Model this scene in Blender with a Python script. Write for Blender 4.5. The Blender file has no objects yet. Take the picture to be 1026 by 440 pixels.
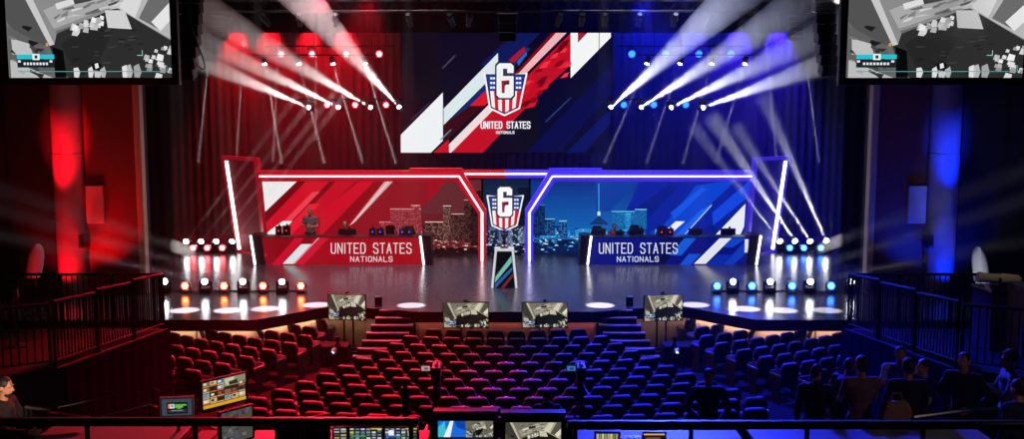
import bpy, bmesh, math, random
from mathutils import Vector, Matrix
PI = math.pi
sc = bpy.context.scene
COL = sc.collection
R = math.radians

# ------------------------------------------------------------------ camera
FPX, PPX, PPY, W, H = 980.0, 507.0, 220.0, 1026, 440
PITCH = R(6.4)
CAM = Vector((0, 0, 6.53))
cam_d = bpy.data.cameras.new('camera'); cam = bpy.data.objects.new('camera', cam_d); COL.objects.link(cam)
cam_d.sensor_fit = 'HORIZONTAL'; cam_d.sensor_width = 36.0; cam_d.lens = FPX / W * 36.0
cam_d.shift_x = (W / 2 - PPX) / W
cam_d.clip_end = 300
cam.location = CAM; cam.rotation_euler = (PI / 2 - PITCH, 0, 0)
sc.camera = cam

def ray(px, py):
    a, b = (px - PPX) / FPX, -(py - PPY) / FPX
    c, s = math.cos(PITCH), math.sin(PITCH)
    return Vector((a, c + b * s, -s + b * c))
def P(px, py, y):            # the place at distance y into the hall that the photo shows at (px, py)
    r = ray(px, py); return CAM + r * (y / r.y)
def G(px, py, z):            # the same on a level surface
    r = ray(px, py); return CAM + r * ((z - CAM.z) / r.z)
def on_plane(px, py, p0, n):
    r = ray(px, py); return CAM + r * ((p0 - CAM).dot(n) / r.dot(n))

# ------------------------------------------------------------------ colours and materials
def lin(h):
    h = h.lstrip('#')
    v = [int(h[i:i + 2], 16) / 255 for i in (0, 2, 4)]
    return tuple(x / 12.92 if x <= .04045 else ((x + .055) / 1.055) ** 2.4 for x in v)
def c4(h): return lin(h) + (1,)
def mat(name, col, rough=.6, metal=0., emit=None, strength=0., noise=0., nscale=20., bump=0., spec=.5, rvar=0.):
    m = bpy.data.materials.new(name); m.use_nodes = True
    nt = m.node_tree; b = nt.nodes['Principled BSDF']
    b.inputs['Base Color'].default_value = c4(col); b.inputs['Roughness'].default_value = rough
    b.inputs['Metallic'].default_value = metal; b.inputs['Specular IOR Level'].default_value = spec
    if emit:
        b.inputs['Emission Color'].default_value = c4(emit); b.inputs['Emission Strength'].default_value = strength
    if noise or bump or rvar:
        tc = nt.nodes.new('ShaderNodeTexCoord'); nz = nt.nodes.new('ShaderNodeTexNoise')
        nz.inputs['Scale'].default_value = nscale; nz.inputs['Detail'].default_value = 4
        nt.links.new(tc.outputs['Object'], nz.inputs['Vector'])
        if noise:
            mx = nt.nodes.new('ShaderNodeMix'); mx.data_type = 'RGBA'
            l = lin(col)
            mx.inputs[6].default_value = tuple(x * (1 - noise) for x in l) + (1,)
            mx.inputs[7].default_value = tuple(min(1, x * (1 + noise)) for x in l) + (1,)
            nt.links.new(nz.outputs['Fac'], mx.inputs[0]); nt.links.new(mx.outputs[2], b.inputs['Base Color'])
        if bump:
            bp = nt.nodes.new('ShaderNodeBump'); bp.inputs['Strength'].default_value = bump; bp.inputs['Distance'].default_value = .01
            nt.links.new(nz.outputs['Fac'], bp.inputs['Height']); nt.links.new(bp.outputs['Normal'], b.inputs['Normal'])
        if rvar:
            mr = nt.nodes.new('ShaderNodeMapRange')
            mr.inputs['To Min'].default_value = max(.02, rough - rvar); mr.inputs['To Max'].default_value = min(1, rough + rvar)
            nt.links.new(nz.outputs['Fac'], mr.inputs['Value']); nt.links.new(mr.outputs['Result'], b.inputs['Roughness'])
    return m
def screen_mat(name, strength=1.0, grid=0.0):
    m = bpy.data.materials.new(name); m.use_nodes = True
    nt = m.node_tree; b = nt.nodes['Principled BSDF']
    b.inputs['Base Color'].default_value = (.006, .006, .007, 1); b.inputs['Roughness'].default_value = .8; b.inputs['Specular IOR Level'].default_value = .1
    a = nt.nodes.new('ShaderNodeVertexColor'); a.layer_name = 'Col'
    nt.links.new(a.outputs['Color'], b.inputs['Emission Color'])
    b.inputs['Emission Strength'].default_value = strength
    return m
def emitter(name, col, s):
    return mat(name, '#101010', .4, emit=col, strength=s)

M = dict(
    black=mat('black_paint', '#08080a', .9, noise=.3, spec=.1),
    blackmetal=mat('black_metal', '#0a0a0d', .42, metal=.0, noise=.2, spec=.35),
    chrome=mat('brushed_metal', '#8c8c90', .3, metal=1.),
    plastic=mat('dark_plastic', '#101014', .42, noise=.2),
    lensglass=mat('lens_rim', '#18181c', .25),
    railblack=mat('matt_black_rail', '#060608', .7, noise=.2, spec=.12),
    drape=mat('black_drape', '#1a171f', .9, noise=.3, nscale=3, bump=.2),
    skirt=mat('navy_skirt_cloth', '#0c0a1a', 1., noise=.25, nscale=4, bump=.3, spec=0.),
    curtain=mat('grey_backdrop_velour', '#55555a', .9, noise=.3, nscale=1.2, bump=.3),
    border=mat('charcoal_border_velour', '#1b1a20', .95, noise=.3, nscale=2),
    ceiling=mat('dark_ceiling', '#08080a', .9, noise=.3),
    wall=mat('dark_wall_plaster', '#1c1a26', .85, noise=.25, nscale=3),
    panelwood=mat('red_brown_wall_fabric', '#6e3a34', .75, noise=.25, nscale=5),
    columnp=mat('column_plaster', '#8a8688', .6, noise=.15, nscale=4),
    pale=mat('pale_trim', '#c9b49a', .6, noise=.15),
    palepanel=mat('pale_panel', '#b8b4ac', .6, noise=.1),
    fascia=mat('tan_fascia_wood', '#8e745e', .6, noise=.25, nscale=3),
    lip=mat('black_stage_lip', '#120c10', .5, noise=.2),
    carpet=mat('dark_red_carpet', '#0b0507', .95, noise=.4, spec=.05, nscale=12, bump=.3),
    step=mat('stage_step_vinyl', '#6e606a', .5, noise=.25),
    seatcloth=mat('burgundy_seat_cloth', '#4a2c36', .7, noise=.3, nscale=30, bump=.2),
    seatshell=mat('seat_shell', '#050506', .85, noise=.2, spec=.08), palelam=mat('pale_table_laminate', '#6e6468', .4, noise=.15), bagcloth=mat('tan_bag_cloth', '#a87e58', .85, noise=.2),
    standard=mat('seat_standard_laminate', '#3a2a2c', .5, noise=.2),
    armpad=mat('armrest_wood', '#4a3630', .4),
    redframe=mat('red_frame_painted_glow', '#c01028', .45, emit='#d00c2a', strength=.30),  # red wash of the LED tubes put into the colour as emission
    redpanel=mat('red_laminate_glow', '#7a0a18', .75, emit='#a00c20', strength=.12, spec=.2),  # faint glow put into the laminate colour
    bluepanel=mat('indigo_laminate_glow', '#16128a', .75, emit='#2218b0', strength=.25, spec=.2),  # indigo laminate given a faint glow of its own too
    blueframe=mat('violet_frame_painted_glow', '#4a38e0', .45, emit='#4a30e6', strength=.5),  # violet tube wash likewise painted in as emission
    tube=emitter('white_led_tube', '#ffffff', 3.0),
    tubep=emitter('pink_white_led_tube', '#fff0f4', 2.6),
    tubeb=emitter('blue_white_led_tube', '#eef0ff', 2.6),
    deskedge=mat('desk_trim', '#1a1418', .35),
    screen=screen_mat('led_picture', 1.0),
    ledwall=screen_mat('led_wall_picture', .95),
    desklit=screen_mat('desk_front_graphic', .85),
    lwhite=emitter('white_lamp_lens', '#f4f6ff', 40),
    lred=emitter('red_lamp_lens', '#ff1020', 9), lredhot=emitter('red_lamp_core', '#ff5a60', 30), lbluehot=emitter('blue_lamp_core', '#1c48ff', 8),
    lamber=emitter('amber_lamp_cells', '#ffb45a', 14),
    lblue=emitter('blue_lamp_lens', '#1040ff', 9),
    lcyan=emitter('cyan_lamp_cells', '#58b0ff', 8),
    skin=mat('skin', '#b9826a', .55, noise=.1, nscale=30),
    hair=mat('dark_hair', '#17110e', .6, noise=.4, nscale=60),
    blond=mat('blond_hair', '#a8783a', .6, noise=.3, nscale=60),
    greyhair=mat('fair_curly_hair', '#7a6a58', .7, noise=.4, nscale=60),
    blackcloth=mat('black_cloth', '#101014', .85, noise=.3, nscale=25),
    navycloth=mat('navy_cloth', '#141a30', .85, noise=.3, nscale=25),
    greycloth=mat('grey_marl_cloth', '#6a6a70', .85, noise=.3, nscale=25),
    whitecloth=mat('white_cloth', '#b8b8c0', .85, noise=.1, nscale=25),
    tancloth=mat('tan_cloth', '#7a5a44', .85, noise=.2),
    redcloth=mat('red_cloth', '#8c1a1c', .85, noise=.2),
    denim=mat('dark_denim', '#1c2232', .85, noise=.3),
    tabletop=mat('grey_table_laminate', '#26242a', .45, noise=.15),
    magenta=mat('rack_case_plum', '#8a3a7a', .4, noise=.15),
    paper=mat('white_paper', '#d8d4cc', .8),
    white=mat('white_paint', '#d0d0d4', .5),
    flagcloth=mat('blue_flag_cloth', '#5a6ac8', .7, noise=.2),
    trophyglass=mat('trophy_enamel_blue', '#1c3a9a', .2),
    bluebutton=emitter('blue_logo_light', '#2a50ff', 2.0),
    redbutton=emitter('red_logo_light', '#ff2030', 1.5),
)
# floor of the stage: dark gloss sheets with seams
def stage_floor_mat():
    m = bpy.data.materials.new('stage_deck_gloss'); m.use_nodes = True
    nt = m.node_tree; b = nt.nodes['Principled BSDF']
    tc = nt.nodes.new('ShaderNodeTexCoord')
    br = nt.nodes.new('ShaderNodeTexBrick'); br.offset = .5
    br.inputs['Color1'].default_value = c4('#3c3c44'); br.inputs['Color2'].default_value = c4('#46444c'); br.inputs['Mortar'].default_value = c4('#121216')
    br.inputs['Scale'].default_value = 1; br.inputs['Brick Width'].default_value = 2.4; br.inputs['Row Height'].default_value = 1.2; br.inputs['Mortar Size'].default_value = .012
    nt.links.new(tc.outputs['Object'], br.inputs['Vector']); nt.links.new(br.outputs['Color'], b.inputs['Base Color'])
    nz = nt.nodes.new('ShaderNodeTexNoise'); nz.inputs['Scale'].default_value = 1.6; nz.inputs['Detail'].default_value = 6
    nt.links.new(tc.outputs['Object'], nz.inputs['Vector'])
    mr = nt.nodes.new('ShaderNodeMapRange'); mr.inputs['To Min'].default_value = .16; mr.inputs['To Max'].default_value = .30
    nt.links.new(nz.outputs['Fac'], mr.inputs['Value']); nt.links.new(mr.outputs['Result'], b.inputs['Roughness'])
    b.inputs['Specular IOR Level'].default_value = .9
    return m
M['deck'] = stage_floor_mat()

# ------------------------------------------------------------------ mesh helper
def frame_for(d):
    d = d.normalized()
    u = Vector((0, 0, 1)) if abs(d.z) < .95 else Vector((0, 1, 0))
    x = u.cross(d).normalized(); y = d.cross(x)
    return x, y, d
class MB:
    def __init__(s): s.v, s.f, s.m, s.c = [], [], [], []
    def add(s, vs, fs, m=0, c=None):
        b = len(s.v); s.v += [tuple(v) for v in vs]
        for f in fs: s.f.append(tuple(b + i for i in f)); s.m.append(m); s.c.append(c)
        return s
    def box(s, c, sz, rot=None, m=0):
        hx, hy, hz = sz[0] / 2, sz[1] / 2, sz[2] / 2
        vs = [Vector((x, y, z)) for z in (-hz, hz) for y in (-hy, hy) for x in (-hx, hx)]
        if rot is not None: vs = [rot @ v for v in vs]
        c = Vector(c)
        return s.add([v + c for v in vs], [(0, 2, 3, 1), (4, 5, 7, 6), (0, 1, 5, 4), (2, 6, 7, 3), (0, 4, 6, 2), (1, 3, 7, 5)], m)
    def prism(s, poly, vec, m=0, c=None):
        n = len(poly); vec = Vector(vec); poly = [Vector(p) for p in poly]
        nrm = Vector((0, 0, 0))
        for i in range(n): nrm += poly[i].cross(poly[(i + 1) % n])
        if nrm.dot(vec) > 0: poly = poly[::-1]
        return s.add(poly + [p + vec for p in poly], [tuple(range(n)), tuple(range(2 * n - 1, n - 1, -1))] + [((i + 1) % n, i, n + i, n + (i + 1) % n) for i in range(n)], m, c)
    def bar(s, a, b, w, h=None, m=0):
        h = h or w; a, b = Vector(a), Vector(b); x, y, d = frame_for(b - a)
        return s.prism([a + x * w / 2 + y * h / 2, a - x * w / 2 + y * h / 2, a - x * w / 2 - y * h / 2, a + x * w / 2 - y * h / 2], b - a, m)
    def tube(s, pts, r, n=8, m=0, cap=True):
        pts = [Vector(p) for p in pts]; rs = r if isinstance(r, (list, tuple)) else [r] * len(pts)
        vs, fs = [], []
        px = None
        for i, p in enumerate(pts):
            d = (pts[min(i + 1, len(pts) - 1)] - pts[max(i - 1, 0)]).normalized()
            if px is None: x, y, _ = frame_for(d)
            else:
                x = (px - d * px.dot(d)).normalized(); y = d.cross(x)
            px = x
            for k in range(n):
                a = 2 * PI * k / n; vs.append(p + (x * math.cos(a) + y * math.sin(a)) * rs[i])
        for i in range(len(pts) - 1):
            for k in range(n):
                a, b = i * n + k, i * n + (k + 1) % n
                fs.append((a, b, b + n, a + n))
        if cap: fs += [tuple(range(n - 1, -1, -1)), tuple(range(len(vs) - n, len(vs)))]
        return s.add(vs, fs, m)
    def lathe(s, prof, o=(0, 0, 0), d=(0, 0, 1), n=20, m=0):
        x, y, d = frame_for(Vector(d)); o = Vector(o)
        vs, fs = [], []
        for r, h in prof:
            for k in range(n):
                a = 2 * PI * k / n; vs.append(o + d * h + (x * math.cos(a) + y * math.sin(a)) * r)
        for i in range(len(prof) - 1):
            for k in range(n):
                a, b = i * n + k, i * n + (k + 1) % n
                fs.append((a, b, b + n, a + n))
        fs += [tuple(range(n - 1, -1, -1)), tuple(range(len(vs) - n, len(vs)))]
        return s.add(vs, fs, m)
    def ball(s, c, r, sc_=(1, 1, 1), n=12, m=0, rot=None):
        vs, fs = [], []; c = Vector(c); k2 = n // 2
        for i in range(1, k2):
            t = PI * i / k2
            for k in range(n):
                a = 2 * PI * k / n
                v = Vector((math.sin(t) * math.cos(a) * sc_[0], math.sin(t) * math.sin(a) * sc_[1], math.cos(t) * sc_[2])) * r
                vs.append(c + (rot @ v if rot is not None else v))
        for i in range(k2 - 2):
            for k in range(n):
                a, b = i * n + k, i * n + (k + 1) % n
                fs.append((a, a + n, b + n, b))
        t_, b_ = Vector((0, 0, sc_[2] * r)), Vector((0, 0, -sc_[2] * r))
        if rot is not None: t_, b_ = rot @ t_, rot @ b_
        vs += [c + t_, c + b_]; L = len(vs)
        for k in range(n):
            fs.append((k, (k + 1) % n, L - 2)); fs.append(((k2 - 2) * n + (k + 1) % n, (k2 - 2) * n + k, L - 1))
        return s.add(vs, fs, m)
    def capsule(s, a, b, r1, r2, n=12):
        a, b = Vector(a), Vector(b); x, y, d = frame_for(b - a); L = (b - a).length
        prof = [(max(.0005, r1 * math.sin(t)), -r1 * math.cos(t)) for t in [PI / 2 * i / 4 for i in range(5)]]
        prof += [(max(.0005, r2 * math.cos(t)), L + r2 * math.sin(t)) for t in [PI / 2 * i / 4 for i in range(5)]]
        return s.lathe(prof, a, d, n)
    def mesh(s, name, mats, smooth=False):
        me = bpy.data.meshes.new(name); me.from_pydata(s.v, [], s.f)
        for mm in (mats if isinstance(mats, (list, tuple)) else [mats]): me.materials.append(mm)
        me.polygons.foreach_set('material_index', s.m)
        if any(c is not None for c in s.c):
            ca = me.color_attributes.new('Col', 'FLOAT_COLOR', 'CORNER'); buf = []
            for p in me.polygons:
                buf += list((s.c[p.index] or (0, 0, 0)) + (1,)) * p.loop_total
            ca.data.foreach_set('color', buf)
        if smooth: me.polygons.foreach_set('use_smooth', [True] * len(me.polygons))
        me.update(); return me

def tag(o, label=None, cat=None, group=None, kind=None):
    if label: o['label'] = label
    if cat: o['category'] = cat
    if group: o['group'] = group
    if kind: o['kind'] = kind
    return o
def thing(name, label, cat, loc=(0, 0, 0), rz=0., group=None, kind=None):
    o = bpy.data.objects.new(name, None); COL.objects.link(o)
    o.location = loc; o.rotation_euler = (0, 0, rz); o.empty_display_size = .1
    return tag(o, label, cat, group, kind)
def obj(name, mb, mats, parent=None, bevel=0., smooth=False, world=False, label=None):
    me = mb.mesh(name, mats, smooth) if isinstance(mb, MB) else mb
    o = bpy.data.objects.new(name, me); COL.objects.link(o)
    if parent is not None:
        o.parent = parent
        if world: 
            a = Vector((0, 0, 0)); q = parent
            while q is not None: a += Vector(q.location); q = q.parent
            o.location = -a
    if bevel:
        b = o.modifiers.new('bevel', 'BEVEL'); b.width = bevel; b.segments = 2; b.limit_method = 'ANGLE'; b.angle_limit = R(40)
    if label: o['label'] = label
    return o
KIDS = {}
def dup(root, loc, rz=None, label=None, group=None):
    def cp(o, parent):
        c = o.copy(); COL.objects.link(c)
        if parent is not None: c.parent = parent
        for ch in list(o.children): cp(ch, c)
        return c
    r = cp(root, None); r.location = loc
    if rz is not None: r.rotation_euler = (0, 0, rz)
    if label: r['label'] = label
    if group: r['group'] = group
    return r
def struct(name, mb, mats, parent=None, **k):
    o = obj(name, mb, mats, parent, **k)
    if parent is None: o['kind'] = 'structure'
    return o
ORD = ['', 'first', 'second', 'third', 'fourth', 'fifth', 'sixth', 'seventh', 'eighth', 'ninth', 'tenth', 'eleventh', 'twelfth',
       'thirteenth', 'fourteenth', 'fifteenth', 'sixteenth', 'seventeenth', 'eighteenth', 'nineteenth', 'twentieth']

# ------------------------------------------------------------------ flat pictures (what screens and printed fronts show)
def clip_poly(poly, clip):
    area = sum(clip[i][0] * clip[(i + 1) % len(clip)][1] - clip[(i + 1) % len(clip)][0] * clip[i][1] for i in range(len(clip)))
    if area < 0: clip = clip[::-1]
    out = list(poly)
    for i in range(len(clip)):
        a, b = clip[i], clip[(i + 1) % len(clip)]
        side = lambda p: (b[0] - a[0]) * (p[1] - a[1]) - (b[1] - a[1]) * (p[0] - a[0])
        src, out = out, []
        for j in range(len(src)):
            p, q = src[j], src[(j + 1) % len(src)]
            sp, sq = side(p), side(q)
            if sp >= 0: out.append(p)
            if (sp >= 0) != (sq >= 0):
                t = sp / (sp - sq); out.append((p[0] + (q[0] - p[0]) * t, p[1] + (q[1] - p[1]) * t))
        if not out: return []
    return out
def art(name, mp, n, items, material, parent=None, clip=None, eps=.0012, thick=0., base=0., world=False):
    """items: (polygon, colour, layer); mp maps a picture point to a place; n points out of the picture."""
    mb = MB(); n = Vector(n).normalized()
    for it in items:
        poly, col = it[0], it[1]; lay = it[2] if len(it) > 2 else 1
        if clip is not None:
            poly = clip_poly(poly, clip)
        if len(poly) < 3: continue
        pts = [Vector(mp(p)) + n * (base + lay * eps) for p in poly]
        nrm = Vector((0, 0, 0))
        for i in range(len(pts)): nrm += pts[i].cross(pts[(i + 1) % len(pts)])
        if nrm.length < 1e-9: continue
        if nrm.dot(n) < 0: pts = pts[::-1]
        c = lin(col) if isinstance(col, str) else col
        mb.add(pts, [tuple(range(len(pts)))], 0, c)
    return obj(name, mb, material, parent, world=world)
def rect(x0, y0, x1, y1): return [(x0, y0), (x1, y0), (x1, y1), (x0, y1)]

LETTERS = {  # strokes in a unit cell, y down
    'U': [[(0, 0), (0, .85), (.2, 1), (.8, 1), (1, .85), (1, 0)]],
    'N': [[(0, 1), (0, 0), (1, 1), (1, 0)]],
    'I': [[(.5, 0), (.5, 1)]],
    'T': [[(0, 0), (1, 0)], [(.5, 0), (.5, 1)]],
    'E': [[(1, 0), (0, 0), (0, 1), (1, 1)], [(0, .5), (.8, .5)]],
    'D': [[(0, 0), (0, 1), (.7, 1), (1, .8), (1, .2), (.7, 0), (0, 0)]],
    'S': [[(1, .2), (.8, 0), (.2, 0), (0, .15), (0, .38), (1, .62), (1, .85), (.8, 1), (.2, 1), (0, .8)]],
    'A': [[(0, 1), (.5, 0), (1, 1)], [(.22, .68), (.78, .68)]],
    'L': [[(0, 0), (0, 1), (1, 1)]],
    'O': [[(.2, 0), (.8, 0), (1, .2), (1, .8), (.8, 1), (.2, 1), (0, .8), (0, .2), (.2, 0)]],
}
def text_items(s, x0, y0, x1, y1, sw, col, lay=8, gap=.55, space=.9):
    """the words s as stroked capitals filling the box; sw is the stroke width."""
    wid = [space if ch == ' ' else (.15 if ch == 'I' else 1.) for ch in s]
    tot = sum(wid) + gap * (len(s) - 1); u = (x1 - x0 - sw) / tot
    x = x0 + sw / 2; out = []
    yy0, yy1 = y0 + sw / 2, y1 - sw / 2
    k = 0
    for ch, w_ in zip(s, wid):
        for st in LETTERS.get(ch, []):
            pts = [((x + (a if ch != 'I' else .075 / .5 * a) * u) if ch != 'I' else x + .075 * u, yy0 + b * (yy1 - yy0)) for a, b in st]
            for a, b in zip(pts, pts[1:]):
                dx, dy = b[0] - a[0], b[1] - a[1]; L = math.hypot(dx, dy) or 1
                ex, ey = dx / L * sw / 2, dy / L * sw / 2
                nx, ny = -ey, ex
                out.append(([(a[0] - ex + nx, a[1] - ey + ny), (b[0] + ex + nx, b[1] + ey + ny), (b[0] + ex - nx, b[1] + ey - ny), (a[0] - ex - nx, a[1] - ey - ny)], col, lay + .13 * (k % 5))); k += 1
        x += (w_ + gap) * u
    return out

# the shield emblem in its own unit frame: x -.5 .. .5, y 0 .. 1.22 (down)
def emblem_items(cx, cy, w_, lay=10, white='#f2f4f6'):
    def q(pts): return [(cx + (x - 225) / 222 * w_, cy + (y - 62) / 222 * w_) for x, y in pts]
    it = []
    it.append((q([(116, 110), (180, 118), (272, 118), (345, 110), (305, 298), (225, 336), (146, 298)]), '#f4f4f8', lay))
    it.append((q([(127, 118), (334, 118), (297, 292), (225, 325), (154, 292)]), '#26283c', lay + 1))
    it.append((q([(134, 124), (327, 124), (311, 205), (149, 205)]), '#1c3c9c', lay + 2))
    xs = [150, 170, 190, 210, 230, 250, 270, 290, 312]
    for i in range(8):
        a, b = xs[i], xs[i + 1]
        yb = lambda x: 318 - abs(x - 225) * .42
        it.append((q([(a, 205), (b, 205), (b - (b - 225) * .12, yb(b)), (a - (a - 225) * .12, yb(a))]), '#d81830' if i % 2 else '#f4f0f2', lay + 2))
    for x in (152, 166, 285, 300):
        for y in (134, 158, 182): it.append((q(rect(x - 1, y, x + 11, y + 11)), '#eef2ff', lay + 3))
    six = [(198, 62), (258, 62), (272, 76), (272, 226), (258, 241), (198, 241), (184, 226), (184, 76)]
    big = [(190, 54), (266, 54), (280, 70), (280, 232), (264, 250), (192, 250), (176, 232), (176, 70)]
    it.append((q(big), '#2a2e44', lay + 4)); it.append((q(six), white, lay + 5))
    it.append((q([(217, 90), (239, 90), (239, 112), (272, 112), (272, 128), (232, 128), (217, 128)]), '#3a3450', lay + 6))
    it.append((q([(209, 152), (250, 149), (250, 172), (232, 172), (227, 182), (225, 216), (211, 216)]), '#a82038', lay + 6))
    it.append((q([(222, 160), (250, 158), (250, 170), (232, 171), (224, 176)]), '#2a2438', lay + 7))
    return it

def grad(x0, x1, y0, y1, ca, cb, lay=.2, n=12):
    a, b = lin(ca), lin(cb); h = (y1 - y0) / n
    return [(rect(x0, y0 + i * h, x1, y0 + (i + 1) * h + .02), tuple(p + (q - p) * i / (n - 1) for p, q in zip(a, b)), lay) for i in range(n)]
def facade(x0, y0, x1, y1, wall, line, top, lay, dx=1.5, dy=1.6, seed=0):
    """a tower block with fine lit storeys."""
    it = [(rect(x0, y0, x1, y1), wall, lay)]; rg = random.Random(seed)
    y = y0 + .8
    while y < y1 - .5:
        x = x0 + .4
        while x < x1 - .5:
            if rg.random() < .55: it.append((rect(x, y, min(x1, x + dx * .6), y + dy * .42), line, lay + .1))
            x += dx
        y += dy
    it.append((rect(x0, y0, x1, y0 + .7), top, lay + .2)); return it
def skyline(x0, x1, base, seed, dark, mid, light, top, lay=3, n=26, big=()):
    """a night skyline of blocks with lit windows, above and below a waterline at y = base."""
    rg = random.Random(seed); it = []
    for k in range(n):
        w_ = rg.uniform(4, 13); x = rg.uniform(x0, x1 - 3); h_ = rg.uniform(5, top)
        col = rg.choice([dark, dark, mid])
        it.append((rect(x, base - h_, min(x1, x + w_), base), col, lay + k * .12))
        for j in range(int(w_ * h_ / 16)):
            a, b = x + rg.uniform(.5, max(.6, w_ - 1.5)), base - rg.uniform(1, max(1.2, h_ - 1))
            if a + 1 < x1: it.append((rect(a, b, a + rg.uniform(.6, 1.4), b + .6), rg.choice([mid, light, light]), lay + n * .12 + .3))
    for k in range(int((x1 - x0) * 1.7)):
        a = rg.uniform(x0, x1 - 2); b = base + rg.uniform(-2, 20) * rg.random()
        it.append((rect(a, b, a + rg.uniform(.8, 3.6), b + rg.uniform(.4, 1.3)), rg.choice([light, mid, mid, dark]), lay + n * .12 + .5 + .02 * (k % 20)))
    return it

GV = None
def game_view(tint=(1, 1, 1), hud='#20c4d4', gam=1.15):
    """a room seen from a high corner in greys, with a status bar: u, v in 0..1."""
    def q(pts): return [((x / 2.75 - 3) / 169., (y / 2.75 + 17) / 95.) for x, y in pts]
    def g(v, lay, pts): return (q(pts), tuple(x ** gam * t for x, t in zip(lin('#%02x%02x%02x' % (v, v, v)), tint)), lay)
    it = [(rect(0, 0, 1, 1), tuple(.14 * t for t in tint), 0),
          g(150, 1, [(60, -60), (330, -60), (330, 22), (120, 95)]), g(178, 2, [(110, 30), (300, -50), (330, -50), (330, 10), (135, 82)]),
          g(96, 1, [(0, -60), (40, -60), (135, 125), (60, 120), (10, 60)]), g(206, 3, [(38, -60), (62, -60), (142, 122), (128, 126)]),
          g(150, 3, [(62, -60), (78, -40), (150, 92), (142, 122)]),
          g(58, 2, [(120, 105), (322, 20), (474, 112), (474, 225), (190, 225), (150, 190)]),
          g(50, 3, [(160, 120), (300, 40), (330, 45), (250, 200), (200, 205)]),
          g(190, 3, [(322, 20), (322, -60), (480, -60), (480, 112)]), g(222, 4, [(330, 20), (385, -60), (420, -60), (375, 48)]),
          g(120, 5, [(385, 50), (440, -50), (470, -60), (480, 20), (440, 80)]), g(232, 6, [(420, 60), (480, 0), (480, 50), (445, 85)]),
          g(80, 6, [(200, -10), (260, -20), (262, 0), (205, 12)]), g(226, 7, [(150, 10), (200, -5), (205, 10), (155, 26)]),
          g(214, 5, [(290, 28), (346, 28), (364, 80), (296, 76)]),
          g(110, 2, [(10, 70), (110, 125), (140, 200), (100, 215), (10, 215)]), g(196, 4, [(14, 165), (60, 185), (135, 215), (14, 215)]),
          g(200, 3, [(20, 105), (70, 120), (80, 150), (22, 150)])]
    rg = random.Random(4)
    for k in range(46):                       # worn tiles of the floor
        x, y = rg.uniform(170, 440), rg.uniform(60, 205)
        if y < 60 + abs(x - 322) * .42: continue
        it.append(g(rg.choice([36, 44, 70, 78]), 3.4 + .01 * k, [(x, y), (x + rg.uniform(8, 26), y - 1), (x + rg.uniform(8, 26), y + 3), (x - 2, y + 3.5)]))
    for k in range(30):                       # shading and fittings of the walls
        x, y = rg.uniform(140, 320), rg.uniform(-40, 60)
        if y > 78 - (x - 140) * .33: continue
        it.append(g(rg.choice([120, 140, 200, 215, 90]), 3 + .01 * k, [(x, y), (x + rg.uniform(10, 46), y - rg.uniform(4, 14)), (x + rg.uniform(10, 46), y + rg.uniform(-4, 4)), (x, y + rg.uniform(3, 9))]))
    for k in range(16):
        x, y = rg.uniform(12, 100), rg.uniform(60, 205)
        it.append(g(rg.choice([60, 84, 130, 180, 40]), 4.2 + .01 * k, [(x, y), (x + rg.uniform(8, 30), y + rg.uniform(2, 12)), (x + rg.uniform(4, 20), y + rg.uniform(8, 20)), (x - 4, y + 6)]))
    for k in range(24):
        x = rg.uniform(182, 280); y = 84 - (x - 182) * .26 + rg.uniform(-12, 10); s_ = rg.uniform(9, 17)
        it.append(g(rg.randint(170, 245), 7 + .1 * k, [(x, y - s_ * .6), (x + s_, y - s_ * .3), (x + s_ * .8, y + s_ * .7), (x - s_ * .4, y + s_ * .5)]))
    for k in range(22):
        x, y = rg.uniform(395, 470), rg.uniform(128, 212); s_ = rg.uniform(7, 17)
        if x + y * .3 < 440: continue
        it.append(g(rg.randint(150, 240), 7 + .1 * k, [(x, y - s_ * .6), (x + s_, y - s_ * .3), (x + s_ * .8, y + s_ * .7), (x - s_ * .4, y + s_ * .5)]))
    for x in (202, 242, 262, 278, 340, 352, 375): 
        s_ = rg.uniform(7, 12); it.append(g(rg.randint(150, 230), 7, [(x - s_ * .9, 186 + rg.uniform(-6, 8)), (x + s_ * .4, 180 + rg.uniform(-6, 6)), (x + s_, 198), (x + s_ * .5, 214), (x - s_ * .8, 213)]))
    it.append(g(20, 9, q and [(245, 178), (262, 168), (274, 180), (268, 196), (250, 194)])); it.append(g(235, 9.2, [(254, 176), (263, 173), (266, 186), (256, 190)]))
    it.append(g(16, 6, [(136, 128), (166, 140), (172, 214), (140, 214)]))
    it.append((q(rect(34, 150, 140, 162)), hud, 10)); it.append((q(rect(78, 148, 98, 165)), '#e8f4f4', 10.4)); it.append((q(rect(84, 152, 92, 161)), '#203038', 10.7))
    it.append((q(rect(34, 164, 140, 186)), '#1c2428', 10))
    for x in range(52, 122, 9): it.append((q(rect(x, 172, x + 6, 179)), '#e6eaea', 10.4))
    it.append((q(rect(36, 166, 44, 172)), '#e6eaea', 10.5)); it.append((q(rect(126, 166, 134, 172)), '#e6eaea', 10.5))
    it.append((q(rect(34, 196, 460, 198)), '#5aa09c', 10)); it.append((q(rect(458, 180, 460, 198)), '#5aa09c', 10))
    it.append((q(rect(390, 138, 392, 152)), '#8ad0b8', 10)); it.append((q(rect(376, 151, 392, 153)), '#8ad0b8', 10.2))
    it.append((q(rect(118, 118, 124, 127)), '#e0a030', 11))
    return it
UNIT = rect(0, 0, 1, 1)
# ================================================================== the hall
YC = 35.0                                   # centre of the seating arcs
ROW_D0, ROW_P = 25.2, .915                  # distance of the first row's backs, row pitch
def row_r(k): return YC - (ROW_D0 - ROW_P * (k - 1))
F0 = -.10
def row_z(k):                               # the rake steepens away from the stage
    t = max(0., k - 1.); return F0 + .0035 * t + .0058 * t * t
ZS = 1.1                                    # stage height
def mirror(p): return Vector((-p.x, p.y, p.z))

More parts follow.
